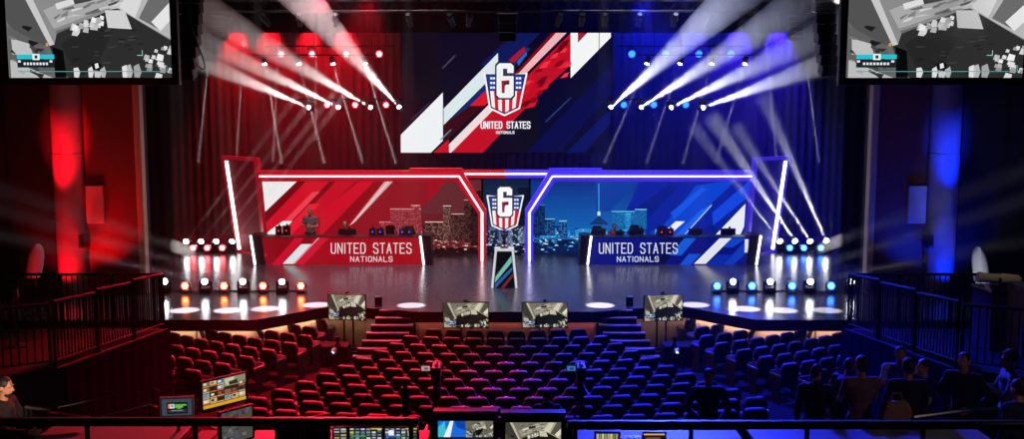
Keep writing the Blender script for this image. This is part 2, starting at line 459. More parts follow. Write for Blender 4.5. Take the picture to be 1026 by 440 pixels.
# stage
A, B_, C_, D_, E_ = G(-90, 321, ZS), G(257, 320.5, ZS), G(326, 308, ZS), G(366, 308.5, ZS), G(419, 312.5, ZS)
A.x = -16.4
front = [A, B_, C_, D_, E_]
poly = front + [mirror(p) for p in front[::-1]] + [Vector((16.4, 43.4, ZS)), Vector((-16.4, 43.4, ZS))]
mb = MB(); n = len(poly)
mb.add(poly, [tuple(range(n))], 0)
low = [p - Vector((0, 0, .3)) for p in poly]
mb.add(poly + low, [(i, n + i, n + (i + 1) % n, (i + 1) % n) for i in range(n)], 1)
mb.add(low, [tuple(range(n - 1, -1, -1))], 1)
struct('floor_stage', mb, [M['deck'], M['lip']])
mb = MB()
fr = [p + Vector((0, .18, -.3)) for p in poly[:10]]
for a, b in zip(fr, fr[1:]): mb.prism([a, b, b - Vector((0, 0, .9)), a - Vector((0, 0, .9))], (0, .12, 0))
for i in range(6):                           # joints of the cladding boards
    for sx in (-1, 1):
        x = sx * (8.1 + i * 1.25); mb.box((x, fr[0].y - .01, .4), (.03, .03, .8), m=1)
struct('trim_3', mb, [M['fascia'], M['lip']])  # clad front of the stage below the lip

# raked house floor: terraces round the stage, then the control platform
prof = [(2., F0)]
for k in range(1, 13):
    r = row_r(k) - .5
    prof += [(r, row_z(k - 1) if k > 1 else F0), (r + .001, row_z(k))]
prof += [(20.25, row_z(12)), (20.251, 1.2), (38.4, 1.2)]
mb = MB(); NA = 48; a0, a1 = R(-88), R(88)
vs = []
for r, z in prof:
    for i in range(NA + 1):
        a = a0 + (a1 - a0) * i / NA; vs.append((r * math.sin(a), YC - r * math.cos(a), z))
fs = []
for j in range(len(prof) - 1):
    for i in range(NA):
        a = j * (NA + 1) + i; fs.append((a, a + NA + 1, a + NA + 2, a + 1))
mb.add(vs, fs)
struct('floor', mb, M['carpet'])
mb = MB(); mb.box((0, 20, -.3), (33.4, 47.5, .2)); struct('floor_slab', mb, M['black'])
mb = MB(); mb.box((0, 44, 6.5), (33.4, .3, 13.4)); struct('wall_back', mb, M['black'])
mb = MB(); mb.box((-16.6, 20, 6.5), (.3, 48, 13.4)); struct('wall_left', mb, M['wall'])
mb = MB(); mb.box((16.6, 20, 6.5), (.3, 48, 13.4)); struct('wall_right', mb, M['wall'])
mb = MB(); mb.box((0, -3.6, 6.5), (33.4, .3, 13.4)); struct('wall_rear', mb, M['wall'])
mb = MB(); mb.box((0, 20, 13.2), (33.4, 48, .3)); struct('ceiling', mb, M['ceiling'])

# proscenium walls with column, fabric panel, pale edge
WD = 28.6
def xz(px, d=WD): return P(px, 150, d).x
for sgn, side in ((-1, 'left'), (1, 'right')):
    def X(px): return sgn * abs(xz(px))
    mb = MB(); x0, x1 = X(141.5), sgn * 16.45
    mb.box(((x0 + x1) / 2, WD + .35, 6.1), (abs(x1 - x0), .3, 12.)); struct('wall_proscenium_' + side, mb, M['wall'])
    mb = MB(); x0, x1 = X(135), X(142); mb.box(((x0 + x1) / 2, WD + .1, 6.), (abs(x1 - x0), .3, 9.8)); struct('trim_%d' % (1 if sgn < 0 else 2), mb, M['pale'], bevel=.03)
    mb = MB(); x0, x1 = X(83), X(134.5); mb.box(((x0 + x1) / 2, WD + .16, 6.), (abs(x1 - x0), .1, 9.8)); struct('wall_fabric_panel_' + side, mb, M['panelwood'])
    mb = MB(); cx = (X(50) + X(81)) / 2; rr = abs(X(81) - X(50)) / 2
    zj = P(60, 154, WD).z
    mb.lathe([(rr, ZS - .001), (rr, ZS + .01), (rr, zj - .012), (rr, zj), (rr - .012, zj + .004), (rr - .012, zj + .035), (rr - .004, zj + .04), (rr - .004, zj + .06), (rr - .004, 10.99), (rr - .004, 11)], (cx, WD + .2, 0), n=32)
    struct('wall_column_' + side, mb, M['columnp'], smooth=True)
    mb = MB(); x0, x1 = X(5), X(49); mb.box(((x0 + x1) / 2, WD + .15, 6.), (abs(x1 - x0), .1, 9.8)); struct('wall_dark_panel_' + side, mb, M['wall'])
    p0, p1 = P(85, 186, WD), P(104.5, 224, WD)
    mb = MB(); mb.box((sgn * abs((p0.x + p1.x) / 2), WD + .05, (p0.z + p1.z) / 2), (abs(p1.x - p0.x), .12, p0.z - p1.z))
    o = obj('acoustic_panel', mb, M['palepanel'], bevel=.02)
    tag(o, 'pale rectangular panel on the wall beside the %s column' % ('red lit' if sgn < 0 else 'blue lit'), 'wall panel')
    # wall lamp (small box) beside the column
    mb = MB(); p = P(81.5, 242, WD - .45); mb.box((sgn * abs(p.x), WD - .25, p.z), (.14, .5, .4)); mb.box((sgn * abs(p.x), WD - .5, p.z - .1), (.1, .06, .12))
    o = obj('wall_speaker', mb, M['plastic'], bevel=.015); tag(o, 'small dark box speaker fixed beside the %s column' % ('red lit' if sgn < 0 else 'blue lit'), 'speaker')

# drapes
def pleated(x0, x1, y, z0, z1, amp=.025, pitch=.34):
    mb = MB(); n = max(8, int(abs(x1 - x0) / pitch * 6)); vs = []
    for z in (z0, z1):
        for i in range(n + 1):
            x = x0 + (x1 - x0) * i / n; vs.append((x, y + amp * math.sin(2 * PI * x / pitch) + amp * .5 * math.sin(x * 3.1), z))
    return mb.add(vs, [(i, i + 1, n + 2 + i, n + 1 + i) for i in range(n)])
DB = 42.2
mb = pleated(-15.5, -.02, DB, ZS, 12.4); o = obj('backdrop_curtain', mb, M['curtain'], smooth=True); tag(o, 'tall pleated backdrop curtain washed red behind the stage', 'curtain')
mb = pleated(.02, 15.5, DB, ZS, 12.4); o = obj('backdrop_curtain', mb, M['curtain'], smooth=True); tag(o, 'tall pleated backdrop curtain washed blue behind the stage', 'curtain')
zb = P(300, 33, 40.2).z
mb = pleated(-15.5, 15.5, 40.2, zb, 13.0, .05, .5); o = obj('border_drape', mb, M['border'], smooth=True); tag(o, 'wide dark border drape hung across the top of the stage', 'drape')
for sgn, nm in ((-1, 'red'), (1, 'blue')):
    for px0, px1, d, w_ in ((118, 172, 34.5, 'front'), (100, 168, 39., 'rear')):
        a, b = sorted((sgn * abs(P(px0, 200, d).x), sgn * abs(P(px1, 200, d).x)))
        mb = pleated(a, b, d, ZS, 12.9, .06, .4); o = obj('wing_drape', mb, M['drape'], smooth=True)
        tag(o, '%s black wing drape hanging at the %s side of the stage' % (w_, nm), 'drape')

# ================================================================== screens
def box_screen(name, label, cat, p0, p1, items, border=.06, depth=.12, rz=0., parent=None, group=None, material=None, tilt=0.):
    """a framed screen facing -Y whose picture spans p0 (top left) .. p1 (bottom right), both at one distance."""
    c = (p0 + p1) / 2; w_, h_ = p1.x - p0.x, p0.z - p1.z
    t = thing(name, label, cat, c, rz, group)
    fill_screen(t, w_, h_, items, border, depth, material); return t
def fill_screen(t, w_, h_, items, border, depth, material=None, picname='screen_picture'):
    mb = MB(); mb.box((0, depth / 2 + .01, 0), (w_ + 2 * border, depth, h_ + 2 * border)); obj('screen_body', mb, M['plastic'], t, bevel=min(.012, border / 2))
    mb = MB()
    for sx in (-1, 1): mb.box((sx * (w_ / 2 + border / 2), -.005, 0), (border, .03, h_ + 2 * border))
    for sz in (-1, 1): mb.box((0, -.005, sz * (h_ / 2 + border / 2)), (w_, .03, border))
    obj('bezel', mb, M['plastic'], t)
    if items is not None:
        art(picname, lambda p: Vector(((p[0] - .5) * w_, 0, (.5 - p[1]) * h_)), (0, -1, 0), items, material or M['screen'], t, UNIT, eps=.0006, base=.004)
GREY = game_view(); WARM = game_view((1.0, .93, .70), '#2a7ad0', 1.45)
def hang_lines(t, xs, z0, z1, y=.06):
    for x in xs:
        mb = MB(); mb.tube([(x, y, z0), (x, y, z1)], .018, 6); obj('hanging_cable', mb, M['blackmetal'], t)
for sgn, nm, x0, x1 in ((-1, 'red', 4, 172.5), (1, 'blue', 851, 1024)):
    p0, p1 = P(x0, -17, 25.2), P(x1, 78, 25.2); p1.y = p0.y = 25.2
    t = box_screen('projection_screen', 'huge hanging screen with grey room view above the %s lit column' % nm, 'screen', p0, p1, GREY, border=.18, depth=.16)
    hang_lines(t, (-1.4, 1.4), 1.35, 13.05 - t.location.z)
# main LED screen over the stage
DM = 38.0
def c3(X, Y): return (X / 2.752 + 390, Y / 2.752)
def cc(*pts): return [c3(*p) for p in pts]
MC = rect(401.5, 33, 612, 153)
items = [(rect(400, 30, 620, 160), '#08061c', 0),
         (rect(400, 30, 470, 160), '#120616', .3), (rect(440, 30, 520, 160), '#0e0620', .4), (rect(540, 30, 620, 160), '#03052c', .5),
         (cc((380, 420), (620, 170), (620, 250), (470, 420)), '#04084a', .7), (cc((470, 440), (620, 290), (620, 330), (520, 440)), '#05105e', .8),
         (cc((32, 372), (148, 255), (148, 388), (112, 424), (32, 424)), '#eef2f4', 2),
         (cc((150, 300), (300, 146), (300, 196), (150, 345)), '#dce8ec', 2),
         (cc((150, 350), (300, 200), (330, 170), (380, 130), (390, 135), (160, 372)), '#0c2c74', 1.5),
         (cc((250, 180), (350, 88), (420, 88), (300, 210)), '#0a1658', 1.2),
         (cc((330, 165), (372, 128), (376, 140), (338, 178)), '#b01424', 2.5), (cc((352, 170), (378, 142), (380, 150), (356, 182)), '#2a62b8', 2.6),
         (cc((340, 210), (450, 88), (470, 88), (360, 215)), '#7a0818', 1.6),
         (cc((345, 215), (462, 88), (492, 88), (372, 208)), '#f0b4b8', 3),
         (cc((365, 225), (500, 92), (500, 180), (420, 252), (255, 424), (170, 424), (260, 320)), '#c00c24', 1.8),
         (cc((165, 398), (285, 278), (310, 280), (168, 424), (165, 424)), '#f0dcdc', 3), (cc((118, 424), (164, 384), (164, 424)), '#c8102a', 2.4),
         (cc((222, 292), (270, 246), (300, 262), (262, 292)), '#d81828', 2.7), (cc((150, 345), (222, 292), (262, 292), (150, 395)), '#3a0814', 1.9),
         (cc((500, 89), (612, 89), (612, 102), (500, 216)), '#f4f6f6', 3), (cc((520, 89), (548, 89), (520, 118)), '#a01c34', 4),
         (cc((145, 188), (180, 152), (183, 154), (148, 190)), '#4a4458', 2), (cc((140, 385), (170, 356), (172, 358), (142, 388)), '#5a90a8', 4),
         (cc((430, 335), (500, 268), (502, 270), (432, 338)), '#2a3a80', 2), (cc((60, 330), (110, 282), (112, 284), (62, 332)), '#3a3450', 2)]
rg = random.Random(9)
for k in range(60):
    x = rg.uniform(370, 498); y = rg.uniform(100, 300); 
    if not (395 < x + y * .98 + 0 < 690 and x + y > 600): continue
    if x + y > 720: continue
    s_ = rg.uniform(6, 18)
    items.append((cc((x - s_, y + s_ * .6), (x, y - s_ * .5), (x + s_, y - s_ * .8), (x + s_ * .5, y + s_ * .3)), rg.choice(['#8a0618', '#e02034', '#6a0414', '#d01428', '#f03040']), 2.8 + .01 * k))
emb = emblem_items(505.5, 63.5, 43)
txt = text_items('UNITED STATES', 481.5, 121.6, 531.5, 129.0, 1.15, '#f0f0f8', 30) + text_items('NATIONALS', 497, 131.2, 515.5, 134.2, .7, '#d8d8e4', 30)
t = thing('led_screen', 'large centre LED screen with shield emblem hung above the stage', 'LED screen', P(507, 153, DM))
mb = MB(); a, b = P(401, 32.4, DM), P(612.6, 153.6, DM); mb.box(((a.x + b.x) / 2, DM + .1, (a.z + b.z) / 2), (b.x - a.x, .18, a.z - b.z)); obj('screen_body', mb, M['plastic'], t, world=True)
mpM = lambda p: (lambda q: Vector((q.x, DM, q.z)))(P(p[0], p[1], DM))
art('screen_picture', mpM, (0, -1, 0), items, M['screen'], t, MC, base=.012, world=True)
art('emblem', mpM, (0, -1, 0), emb, M['screen'], t, MC, base=.014, world=True, label=None) if False else art('emblem', mpM, (0, -1, 0), emb, M['screen'], t, MC, base=.014, world=True)
art('lettering', mpM, (0, -1, 0), txt, M['screen'], t, MC, base=.014, world=True)
for x in (-3.4, 0, 3.4):
    mb = MB(); mb.tube([(x, DM + .1, a.z - .05), (x, DM + .1, 13.05)], .03, 6); obj('hanging_cable', mb, M['blackmetal'], t, world=True)

# ================================================================== the booths
DF, DL = 35.0, 36.6
def mx(x): return 1013.4 - x
def mirr(poly): return [(mx(x), y) for x, y in poly]
def K(p, d): q = P(p[0], p[1], d); return Vector((q.x, d, q.z))
def base_on(poly, d, z=ZS): return [K(p, d) if p[1] < 255 else Vector((K(p, d).x, d, z)) for p in poly]
for sgn, nm in ((-1, 'red'), (1, 'blue')):
    f = (lambda q: q) if sgn < 0 else mirr
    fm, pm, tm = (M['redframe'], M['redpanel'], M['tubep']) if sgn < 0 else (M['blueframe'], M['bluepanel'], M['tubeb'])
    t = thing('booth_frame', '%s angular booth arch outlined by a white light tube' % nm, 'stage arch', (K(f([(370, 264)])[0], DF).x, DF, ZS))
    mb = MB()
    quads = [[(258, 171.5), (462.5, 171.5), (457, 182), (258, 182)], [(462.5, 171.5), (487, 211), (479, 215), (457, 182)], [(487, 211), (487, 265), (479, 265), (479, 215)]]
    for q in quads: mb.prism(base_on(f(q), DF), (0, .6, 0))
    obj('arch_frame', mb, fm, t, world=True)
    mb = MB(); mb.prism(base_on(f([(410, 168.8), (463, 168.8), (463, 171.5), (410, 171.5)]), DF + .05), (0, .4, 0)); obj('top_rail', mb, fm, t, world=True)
    mb = MB(); pts = [K(p, DF - .03) for p in f([(260, 176.8), (460, 176.8), (483, 213), (483, 262)])]
    for a, b in zip(pts, pts[1:]): mb.bar(a, b, .085, .05)
    obj('light_tube', mb, tm, t, world=True)
    # leaning tower
    BL, BR = G(237, 251.5, ZS), G(267.5, 258.5, ZS); TL, TR = P(222, 157, BL.y), P(258, 157, BR.y)
    TL.z = TR.z = (TL.z + TR.z) / 2
    if sgn > 0: BL, BR, TL, TR = mirror(BR), mirror(BL), mirror(TR), mirror(TL)
    nrm = (BR - BL).cross(TL - BL).normalized()
    if nrm.y > 0: nrm = -nrm
    t = thing('leaning_tower', '%s leaning tower panel at the outer end of the %s booth' % (nm, nm), 'stage tower', (BL + BR) / 2)
    def UV(u, v, off=0.): return BL.lerp(BR, u).lerp(TL.lerp(TR, u), v) + nrm * off
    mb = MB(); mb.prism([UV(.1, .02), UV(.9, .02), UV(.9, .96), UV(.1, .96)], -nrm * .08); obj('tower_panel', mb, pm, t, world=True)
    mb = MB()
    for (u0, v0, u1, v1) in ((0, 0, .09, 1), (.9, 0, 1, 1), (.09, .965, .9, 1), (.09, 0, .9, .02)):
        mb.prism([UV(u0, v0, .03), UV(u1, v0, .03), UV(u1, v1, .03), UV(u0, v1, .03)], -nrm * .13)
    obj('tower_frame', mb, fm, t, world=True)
    mb = MB(); u = .16 if sgn < 0 else .84; mb.bar(UV(u, .03, .06), UV(u, .95, .06), .12, .04); obj('light_tube', mb, M['tube'], t, world=True)
    # the desk
    DD = 34.1
    t = thing('caster_desk', 'long %s desk with white lettering in front of the %s booth' % (nm, nm), 'desk', (K(f([(342, 266)])[0], DD).x, DD, ZS))
    fp = f([(260, 238), (422, 238), (425, 266.3), (264, 266.3)])
    mb = MB(); q = base_on(fp, DD); mb.prism(q, (0, .75, 0)); obj('desk_body', mb, M['deskedge'], t, world=True)
    mb = MB(); q0, q1 = K(fp[0], DD), K(fp[1], DD); mb.box(((q0.x + q1.x) / 2, DD + .36, q0.z + .002), (abs(q1.x - q0.x), .76, .02)); obj('desk_top', mb, M['deskedge'], t, world=True)
    for e, (blk, ln) in enumerate((([(250, 235.6), (261.5, 235.6), (266, 266.3), (254.5, 266.3)], [(251, 236), (255.5, 266)]), ([(421, 236.2), (431.5, 236.2), (433, 266.3), (424.5, 266.3)], [(421, 236.5), (424.6, 266)]))):
        ep = obj('end_panel', MB().prism(base_on(f(blk), DD - .08), (0, .9, 0)), M['deskedge'], t, world=True)
        ln = f(ln); a, b = K(ln[0], DD - .12), K(ln[1], DD - .12); b.z = max(b.z, ZS + .02)
        o = obj('light_tube', MB().bar(a, b, .07, .05), M['tube'], t, world=True)
    mpD = lambda p: K(p, DD)
    def d6(X, Y): return (X / 6.77 + 245, Y / 6.77 + 205)
    if sgn < 0:
        it = [(rect(250, 230, 440, 270), '#a8081a', 0), ([(262, 238), (300, 238), (268, 267), (262, 267)], '#900818', 1),
              ([d6(*p) for p in ((345, 222), (410, 222), (240, 410), (185, 410))], '#d41030', 2), ([d6(*p) for p in ((410, 222), (470, 222), (455, 268), (385, 268), (370, 280))], '#8a0616', 2),
              ([d6(*p) for p in ((385, 268), (455, 268), (330, 402), (258, 402))], '#eef0f2', 3),
              ([d6(*p) for p in ((500, 222), (575, 222), (400, 410), (335, 402))], '#d81434', 2.5), ([d6(*p) for p in ((500, 225), (508, 225), (340, 402), (332, 402))], '#f0b8c0', 3.5),
              ([d6(*p) for p in ((130, 330), (155, 340), (135, 365), (130, 365))], '#e01c38', 2)]
    else:
        def d7(X, Y): return (X / 6.77 + 665, Y / 6.77 + 205)
        it = [(rect(580, 230, 770, 270), '#08127c', 0), ([(664, 238), (690, 238), (664, 267), (634, 267)], '#050c5c', 1),
              ([d7(*p) for p in ((140, 228), (220, 228), (120, 345), (40, 345))], '#1460e4', 2), ([d7(*p) for p in ((170, 335), (250, 335), (180, 412), (105, 412))], '#1254e0', 2),
              ([d7(*p) for p in ((380, 228), (460, 228), (285, 402), (205, 402))], '#f0f4fc', 3),
              ([d7(*p) for p in ((460, 228), (560, 228), (470, 290), (405, 290))], '#0c48d0', 2), ([d7(*p) for p in ((560, 240), (560, 330), (470, 410), (400, 410))], '#0e3cc4', 2),
              ([d7(*p) for p in ((365, 340), (460, 340), (395, 410), (290, 410))], '#0a2cb0', 2.2), ([d7(*p) for p in ((550, 235), (575, 235), (570, 325), (548, 325))], '#e8ecf8', 4),
              ([d7(*p) for p in ((0, 330), (60, 345), (0, 405), (-60, 405))], '#04083c', 1.5)]
    art('front_graphic', mpD, (0, -1, 0), it, M['desklit'], t, fp, base=.004, world=True)
    if sgn < 0: tx = text_items('UNITED STATES', 331.5, 243.3, 412.5, 254.2, 1.05, '#f4e4e8', 10) + text_items('NATIONALS', 351, 256.8, 393.5, 262.4, .8, '#f0dce0', 10)
    else: tx = text_items('UNITED STATES', 600, 243.3, 679, 254.2, 1.05, '#e8ecfa', 10) + text_items('NATIONALS', 618, 256.8, 660, 262.4, .8, '#dce4f8', 10)
    art('lettering', mpD, (0, -1, 0), tx, M['desklit'], t, None, base=.004, world=True)

# LED walls behind the desks
def led_wall(label, x0, y0, x1, y1, items, d=DL):
    t = thing('led_wall', label, 'LED wall', (K(((x0 + x1) / 2, y1), d).x, d, ZS))
    a, b = K((x0, y0), d), K((x1, y1), d)
    mb = MB(); mb.box(((a.x + b.x) / 2, d + .12, (a.z + ZS) / 2), (b.x - a.x, .2, a.z - ZS)); obj('screen_body', mb, M['plastic'], t, world=True)
    art('screen_picture', lambda p: K(p, d), (0, -1, 0), items, M['ledwall'], t, rect(x0, y0, x1, K_y(d)), base=.022, world=True)
    return t
def K_y(d):                                  # picture row of the stage level at distance d
    lo, hi = 200., 330.
    for _ in range(40):
        m_ = (lo + hi) / 2
        if P(507, m_, d).z > ZS: lo = m_
        else: hi = m_
    return lo - .05
def e6(X, Y): return (X / 3.141 + 200, Y / 3.141 + 140)
def ee(*p): return [e6(*q) for q in p]
red_items = [(rect(250, 170, 490, 270), '#a00a1c', 0), (ee((190, 120), (310, 120), (310, 128), (212, 222), (190, 240)), '#f0f0f0', 3),
    (ee((310, 120), (345, 120), (205, 268), (200, 225)), '#70060f', 2), (ee((345, 120), (420, 120), (225, 315), (195, 315), (195, 275)), '#d01028', 2),
    (ee((355, 165), (380, 162), (262, 285), (232, 290)), '#f04050', 3), (ee((440, 120), (500, 120), (300, 320), (240, 320)), '#c40c24', 2.2),
    (ee((420, 120), (440, 120), (250, 318), (225, 318)), '#7a0812', 2.5), (ee((222, 285), (262, 256), (292, 256), (250, 305), (200, 305)), '#f0f2f2', 4),
    (ee((345, 203), (380, 200), (290, 300), (262, 290)), '#e81c34', 3.2), (ee((380, 228), (520, 120), (560, 120), (385, 300), (380, 300)), '#cc0e26', 2.4),
    (ee((590, 122), (618, 122), (490, 258), (470, 272)), '#d8a4a4', 3), (ee((600, 122), (607, 122), (485, 262), (475, 268)), '#e8d0cc', 3.4),
    (ee((618, 122), (720, 122), (720, 330), (450, 330), (470, 275)), '#8c1420', 1.5), (ee((560, 122), (590, 122), (470, 255), (470, 300), (385, 300)), '#8a0a18', 1.6),
    ([(449, 182), (410, 222), (380, 265), (490, 265), (490, 170)], '#6a1c24', 2.1), ([(456, 170), (420, 214), (470, 214), (490, 190), (490, 170)], '#64282e', 2.3)]
red_items += skyline(378, 425, 240, 3, '#8c2030', '#c86870', '#f0a0a4', 14, lay=4, n=14) + skyline(420, 482, 240, 5, '#3a1418', '#a07068', '#f4dccc', 18, lay=8.5, n=22)
red_items += facade(391, 209, 422, 238, '#84242e', '#c8686e', '#f0a8a8', 13, 1.5, 1.5, 1) + facade(412, 205.5, 421, 210, '#8c2c36', '#f0a8a8', '#f4b8b8', 13.5, 1.5, 1.5, 2) + facade(380, 222, 392, 239, '#8c2430', '#d07078', '#e08890', 12.6, 1.8, 1.8, 3)
red_items += facade(426, 222, 446, 240, '#3c1a1c', '#b08478', '#f4d8cc', 13, 1.3, 1.4, 4) + facade(444, 206, 452, 241, '#4a2826', '#c09486', '#f4dccc', 13.4, 1.2, 1.3, 5) + facade(452, 214, 467, 241, '#301416', '#8c6258', '#e0c0b4', 13.2, 1.6, 1.6, 6) + facade(465, 200, 472, 243, '#2a1012', '#7a4e48', '#d0a8a0', 13.6, 1.7, 1.7, 7) + facade(472, 190, 483, 246, '#1c0a0c', '#5a3430', '#6a4038', 13.8, 2.2, 2.4, 8)
red_items.append((rect(420, 248, 486, 268), '#1c0a0c', 7.5))
led_wall('wide red LED wall with white stripe and skyline behind the red desk', 262, 180, 483, 264, red_items)
mid_items = [(rect(470, 170, 545, 270), '#0c1630', 0), *grad(470, 545, 176, 240, '#0e1a38', '#2a4470', .5, 14), (rect(470, 250, 545, 270), '#0a0e1c', .8),
             (rect(519, 188, 530, 240), '#0a1428', 2), (rect(483, 196, 489, 240), '#1c2840', 2)]
mid_items += skyline(483, 530, 244, 11, '#1a2440', '#54688c', '#d8e4f4', 18, lay=3, n=16)
led_wall('narrow dark LED wall with night skyline between the two booths', 483.4, 176, 529.6, 264, mid_items)
def e8(X, Y): return (X / 2.935 + 590, Y / 2.935 + 140)
def bb(*p): return [e8(*q) for q in p]
blue_items = [(rect(520, 170, 760, 270), '#0a2a8a', 0), *grad(520, 665, 178, 240, '#0a2a84', '#1268bc', .3, 14), (rect(520, 240, 665, 270), '#06183e', .6), *grad(520, 665, 246, 266, '#08204e', '#040c24', .7, 6),
    (bb((150, 122), (480, 122), (480, 300), (100, 300), (90, 250)), '#0a229a', 1.6), (bb((20, 122), (150, 122), (60, 210), (20, 210)), '#0c3c9c', 1.2),
    (bb((315, 135), (400, 122), (430, 122), (240, 300), (180, 300)), '#0c44d0', 2), (bb((255, 240), (282, 240), (248, 270), (222, 270)), '#f0f4fc', 4),
    (bb((330, 205), (362, 190), (262, 300), (235, 300)), '#1a62f0', 3), (bb((360, 190), (362, 193), (262, 303), (258, 303)), '#a0c8ff', 3.4),
    (bb((362, 215), (470, 122), (490, 122), (490, 150), (365, 252)), '#1448e0', 2.6), (bb((240, 215), (330, 140), (345, 145), (250, 235)), '#1458e4', 2.4),
    (bb((460, 188), (456, 255), (440, 290), (362, 290)), '#eef2fc', 4), (bb((90, 250), (160, 185), (240, 130), (260, 140), (130, 280)), '#081c80', 1.8),
    (bb((300, 280), (360, 250), (390, 270), (330, 300)), '#0a1c80', 2.8)]
blue_items += skyline(529, 600, 238, 21, '#083078', '#2a8cd0', '#b8ecff', 12, lay=5, n=22) + skyline(590, 662, 238, 23, '#0a4494', '#3aa8e0', '#d0f4ff', 9, lay=8.5, n=20)
blue_items += [(rect(599.3, 184, 600.5, 214), '#2a9cd8', 13), (rect(598.6, 212, 601.4, 216), '#c8f4ff', 13.4), ([(600, 216), (610, 225), (590, 225)], '#0c3468', 12)]
blue_items += facade(613, 211.5, 637, 230, '#0f5a9c', '#2fa4dc', '#7adcf8', 13, 1.4, 1.5, 11) + facade(636, 209.5, 648, 230, '#0e5494', '#2a94cc', '#9ae8fc', 13.3, 1.4, 1.5, 12) + facade(627, 214, 632, 230, '#1a80c0', '#4ac0ec', '#6ad4f4', 13.6, 1.2, 1.4, 13) + facade(534, 205, 546, 236, '#081c48', '#1c5ca0', '#3a8cc8', 12.4, 1.8, 1.9, 14) + facade(546, 219, 556, 236, '#0a2a60', '#3a98d8', '#8ad4f4', 12.6, 1.6, 1.6, 15) + facade(560, 221, 568, 237, '#0a3470', '#4ab0e4', '#a0e0f8', 12.7, 1.5, 1.6, 16)
led_wall('wide blue LED wall with skyline and white stripe behind the blue desk', 530, 180, 751, 264, blue_items)
t = thing('centre_header', 'straight header beam with white light tube joining both booths', 'stage beam', (0, 36., ZS + 3))
a, b = K((455, 170.5), 36.), K((558, 178.5), 36.)
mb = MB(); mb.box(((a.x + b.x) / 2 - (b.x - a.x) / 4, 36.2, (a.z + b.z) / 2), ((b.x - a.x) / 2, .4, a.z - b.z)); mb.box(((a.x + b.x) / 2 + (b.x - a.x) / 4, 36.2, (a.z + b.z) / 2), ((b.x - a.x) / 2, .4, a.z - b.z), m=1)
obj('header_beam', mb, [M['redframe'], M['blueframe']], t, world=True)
mb = MB(); mb.bar(K((462, 174.3), 35.97), K((551, 174.3), 35.97), .08, .05); obj('light_tube', mb, M['tube'], t, world=True)
for sx in (-1, 1): obj('post', MB().box((sx * .88, 36.25, (ZS + b.z) / 2), (.08, .08, b.z - ZS)), M['blackmetal'], t, world=True)

# the shield sign standing in the gap, the pedestal and the trophy
DSg = 36.1
t = thing('shield_sign', 'glowing shield emblem sign on a thin post between the booths', 'sign', (K((505, 231), DSg).x, DSg, ZS))
out = [(487, 197), (497, 199.2), (497.6, 189), (500.5, 187), (511, 187), (513.6, 189), (514.2, 199.2), (524, 197), (517.5, 224.5), (505.4, 231), (493.5, 224.5)]
mb = MB().prism([K(p, DSg) for p in out], (0, .1, 0)); obj('sign_body', mb, M['white'], t, world=True)
art('emblem', lambda p: K(p, DSg), (0, -1, 0), emblem_items(505.4, 187.5, 36.5, white='#ffffff'), M['screen'], t, None, base=.004, world=True)
mb = MB().tube([(K((505, 231), DSg).x, DSg + .07, ZS), (K((505, 231), DSg).x, DSg + .07, K((505, 205), DSg).z)], .03, 8); mb.box((K((505, 231), DSg).x, DSg + .07, ZS + .015), (.5, .3, .03)); obj('post', mb, M['blackmetal'], t, world=True)
DP = G(505, 288, ZS).y + .3
t = thing('pedestal', 'tapered pedestal with white edges and striped dark face at centre stage', 'pedestal', (K((505.3, 288), DP).x, DP, ZS))
hw0, hw1, ph = .37, .26, 1.12
def pc(sx, sy, v): w_ = hw0 + (hw1 - hw0) * v; return Vector((sx * w_, sy * w_, ph * v))
mb = MB(); cs = [pc(*s_, 0) for s_ in ((-1, -1), (1, -1), (1, 1), (-1, 1))] + [pc(*s_, 1) for s_ in ((-1, -1), (1, -1), (1, 1), (-1, 1))]
mb.add([c * .97 if i < 4 else c for i, c in enumerate(cs)], [(0, 1, 5, 4), (1, 2, 6, 5), (2, 3, 7, 6), (3, 0, 4, 7), (4, 5, 6, 7), (3, 2, 1, 0)]); obj('pedestal_body', mb, M['plastic'], t)
mb = MB()
for s_ in ((-1, -1), (1, -1), (1, 1), (-1, 1)): mb.bar(pc(*s_, 0), pc(*s_, 1), .07)
obj('edge_trim', mb, emitter('pedestal_edge_glow', '#e8eaf0', .75), t)  # white edges and top plate made to glow by emission
mb = MB().box((0, 0, ph + .03), (.6, .6, .06)); obj('pedestal_top', mb, emitter('pedestal_top_glow', '#e8eaf0', .75), t, bevel=.01)
nF = (pc(1, -1, 0) - pc(-1, -1, 0)).cross(pc(-1, -1, 1) - pc(-1, -1, 0)).normalized()
def mpP(p): return pc(-1, -1, 1 - p[1]).lerp(pc(1, -1, 1 - p[1]), p[0])
art('front_graphic', mpP, nF, [(rect(.1, .02, .9, 1), '#0c0e14', 0), ([(.1, .7), (.9, .12), (.9, .3), (.1, .86)], '#7cc4b8', 1), ([(.1, .9), (.9, .42), (.9, .52), (.15, 1), (.1, 1)], '#2a62a8', 1), ([(.35, 1), (.9, .6), (.9, .7), (.5, 1)], '#7a2a2c', 1), ([(.1, .62), (.5, .35), (.5, .38), (.1, .66)], '#2a3a44', 1)], M['desklit'], t, rect(.1, .02, .9, 1), base=.012)
t = thing('trophy', 'small red, white and blue trophy on top of the white edged pedestal', 'trophy', (K((505.3, 288), DP).x, DP, ZS + ph + .06))
obj('trophy_base', MB().lathe([(.13, 0), (.13, .08), (.10, .1), (.08, .14)], n=24), M['chrome'], t, smooth=False)
obj('trophy_stem', MB().lathe([(.07, .14), (.05, .2), (.045, .26), (.07, .32)], n=20), M['redcloth'], t, smooth=True)
obj('trophy_cup', MB().lathe([(.05, .32), (.11, .38), (.13, .48), (.12, .56), (.105, .56), (.1, .42), (.02, .38)], n=24), M['trophyglass'], t, smooth=True)
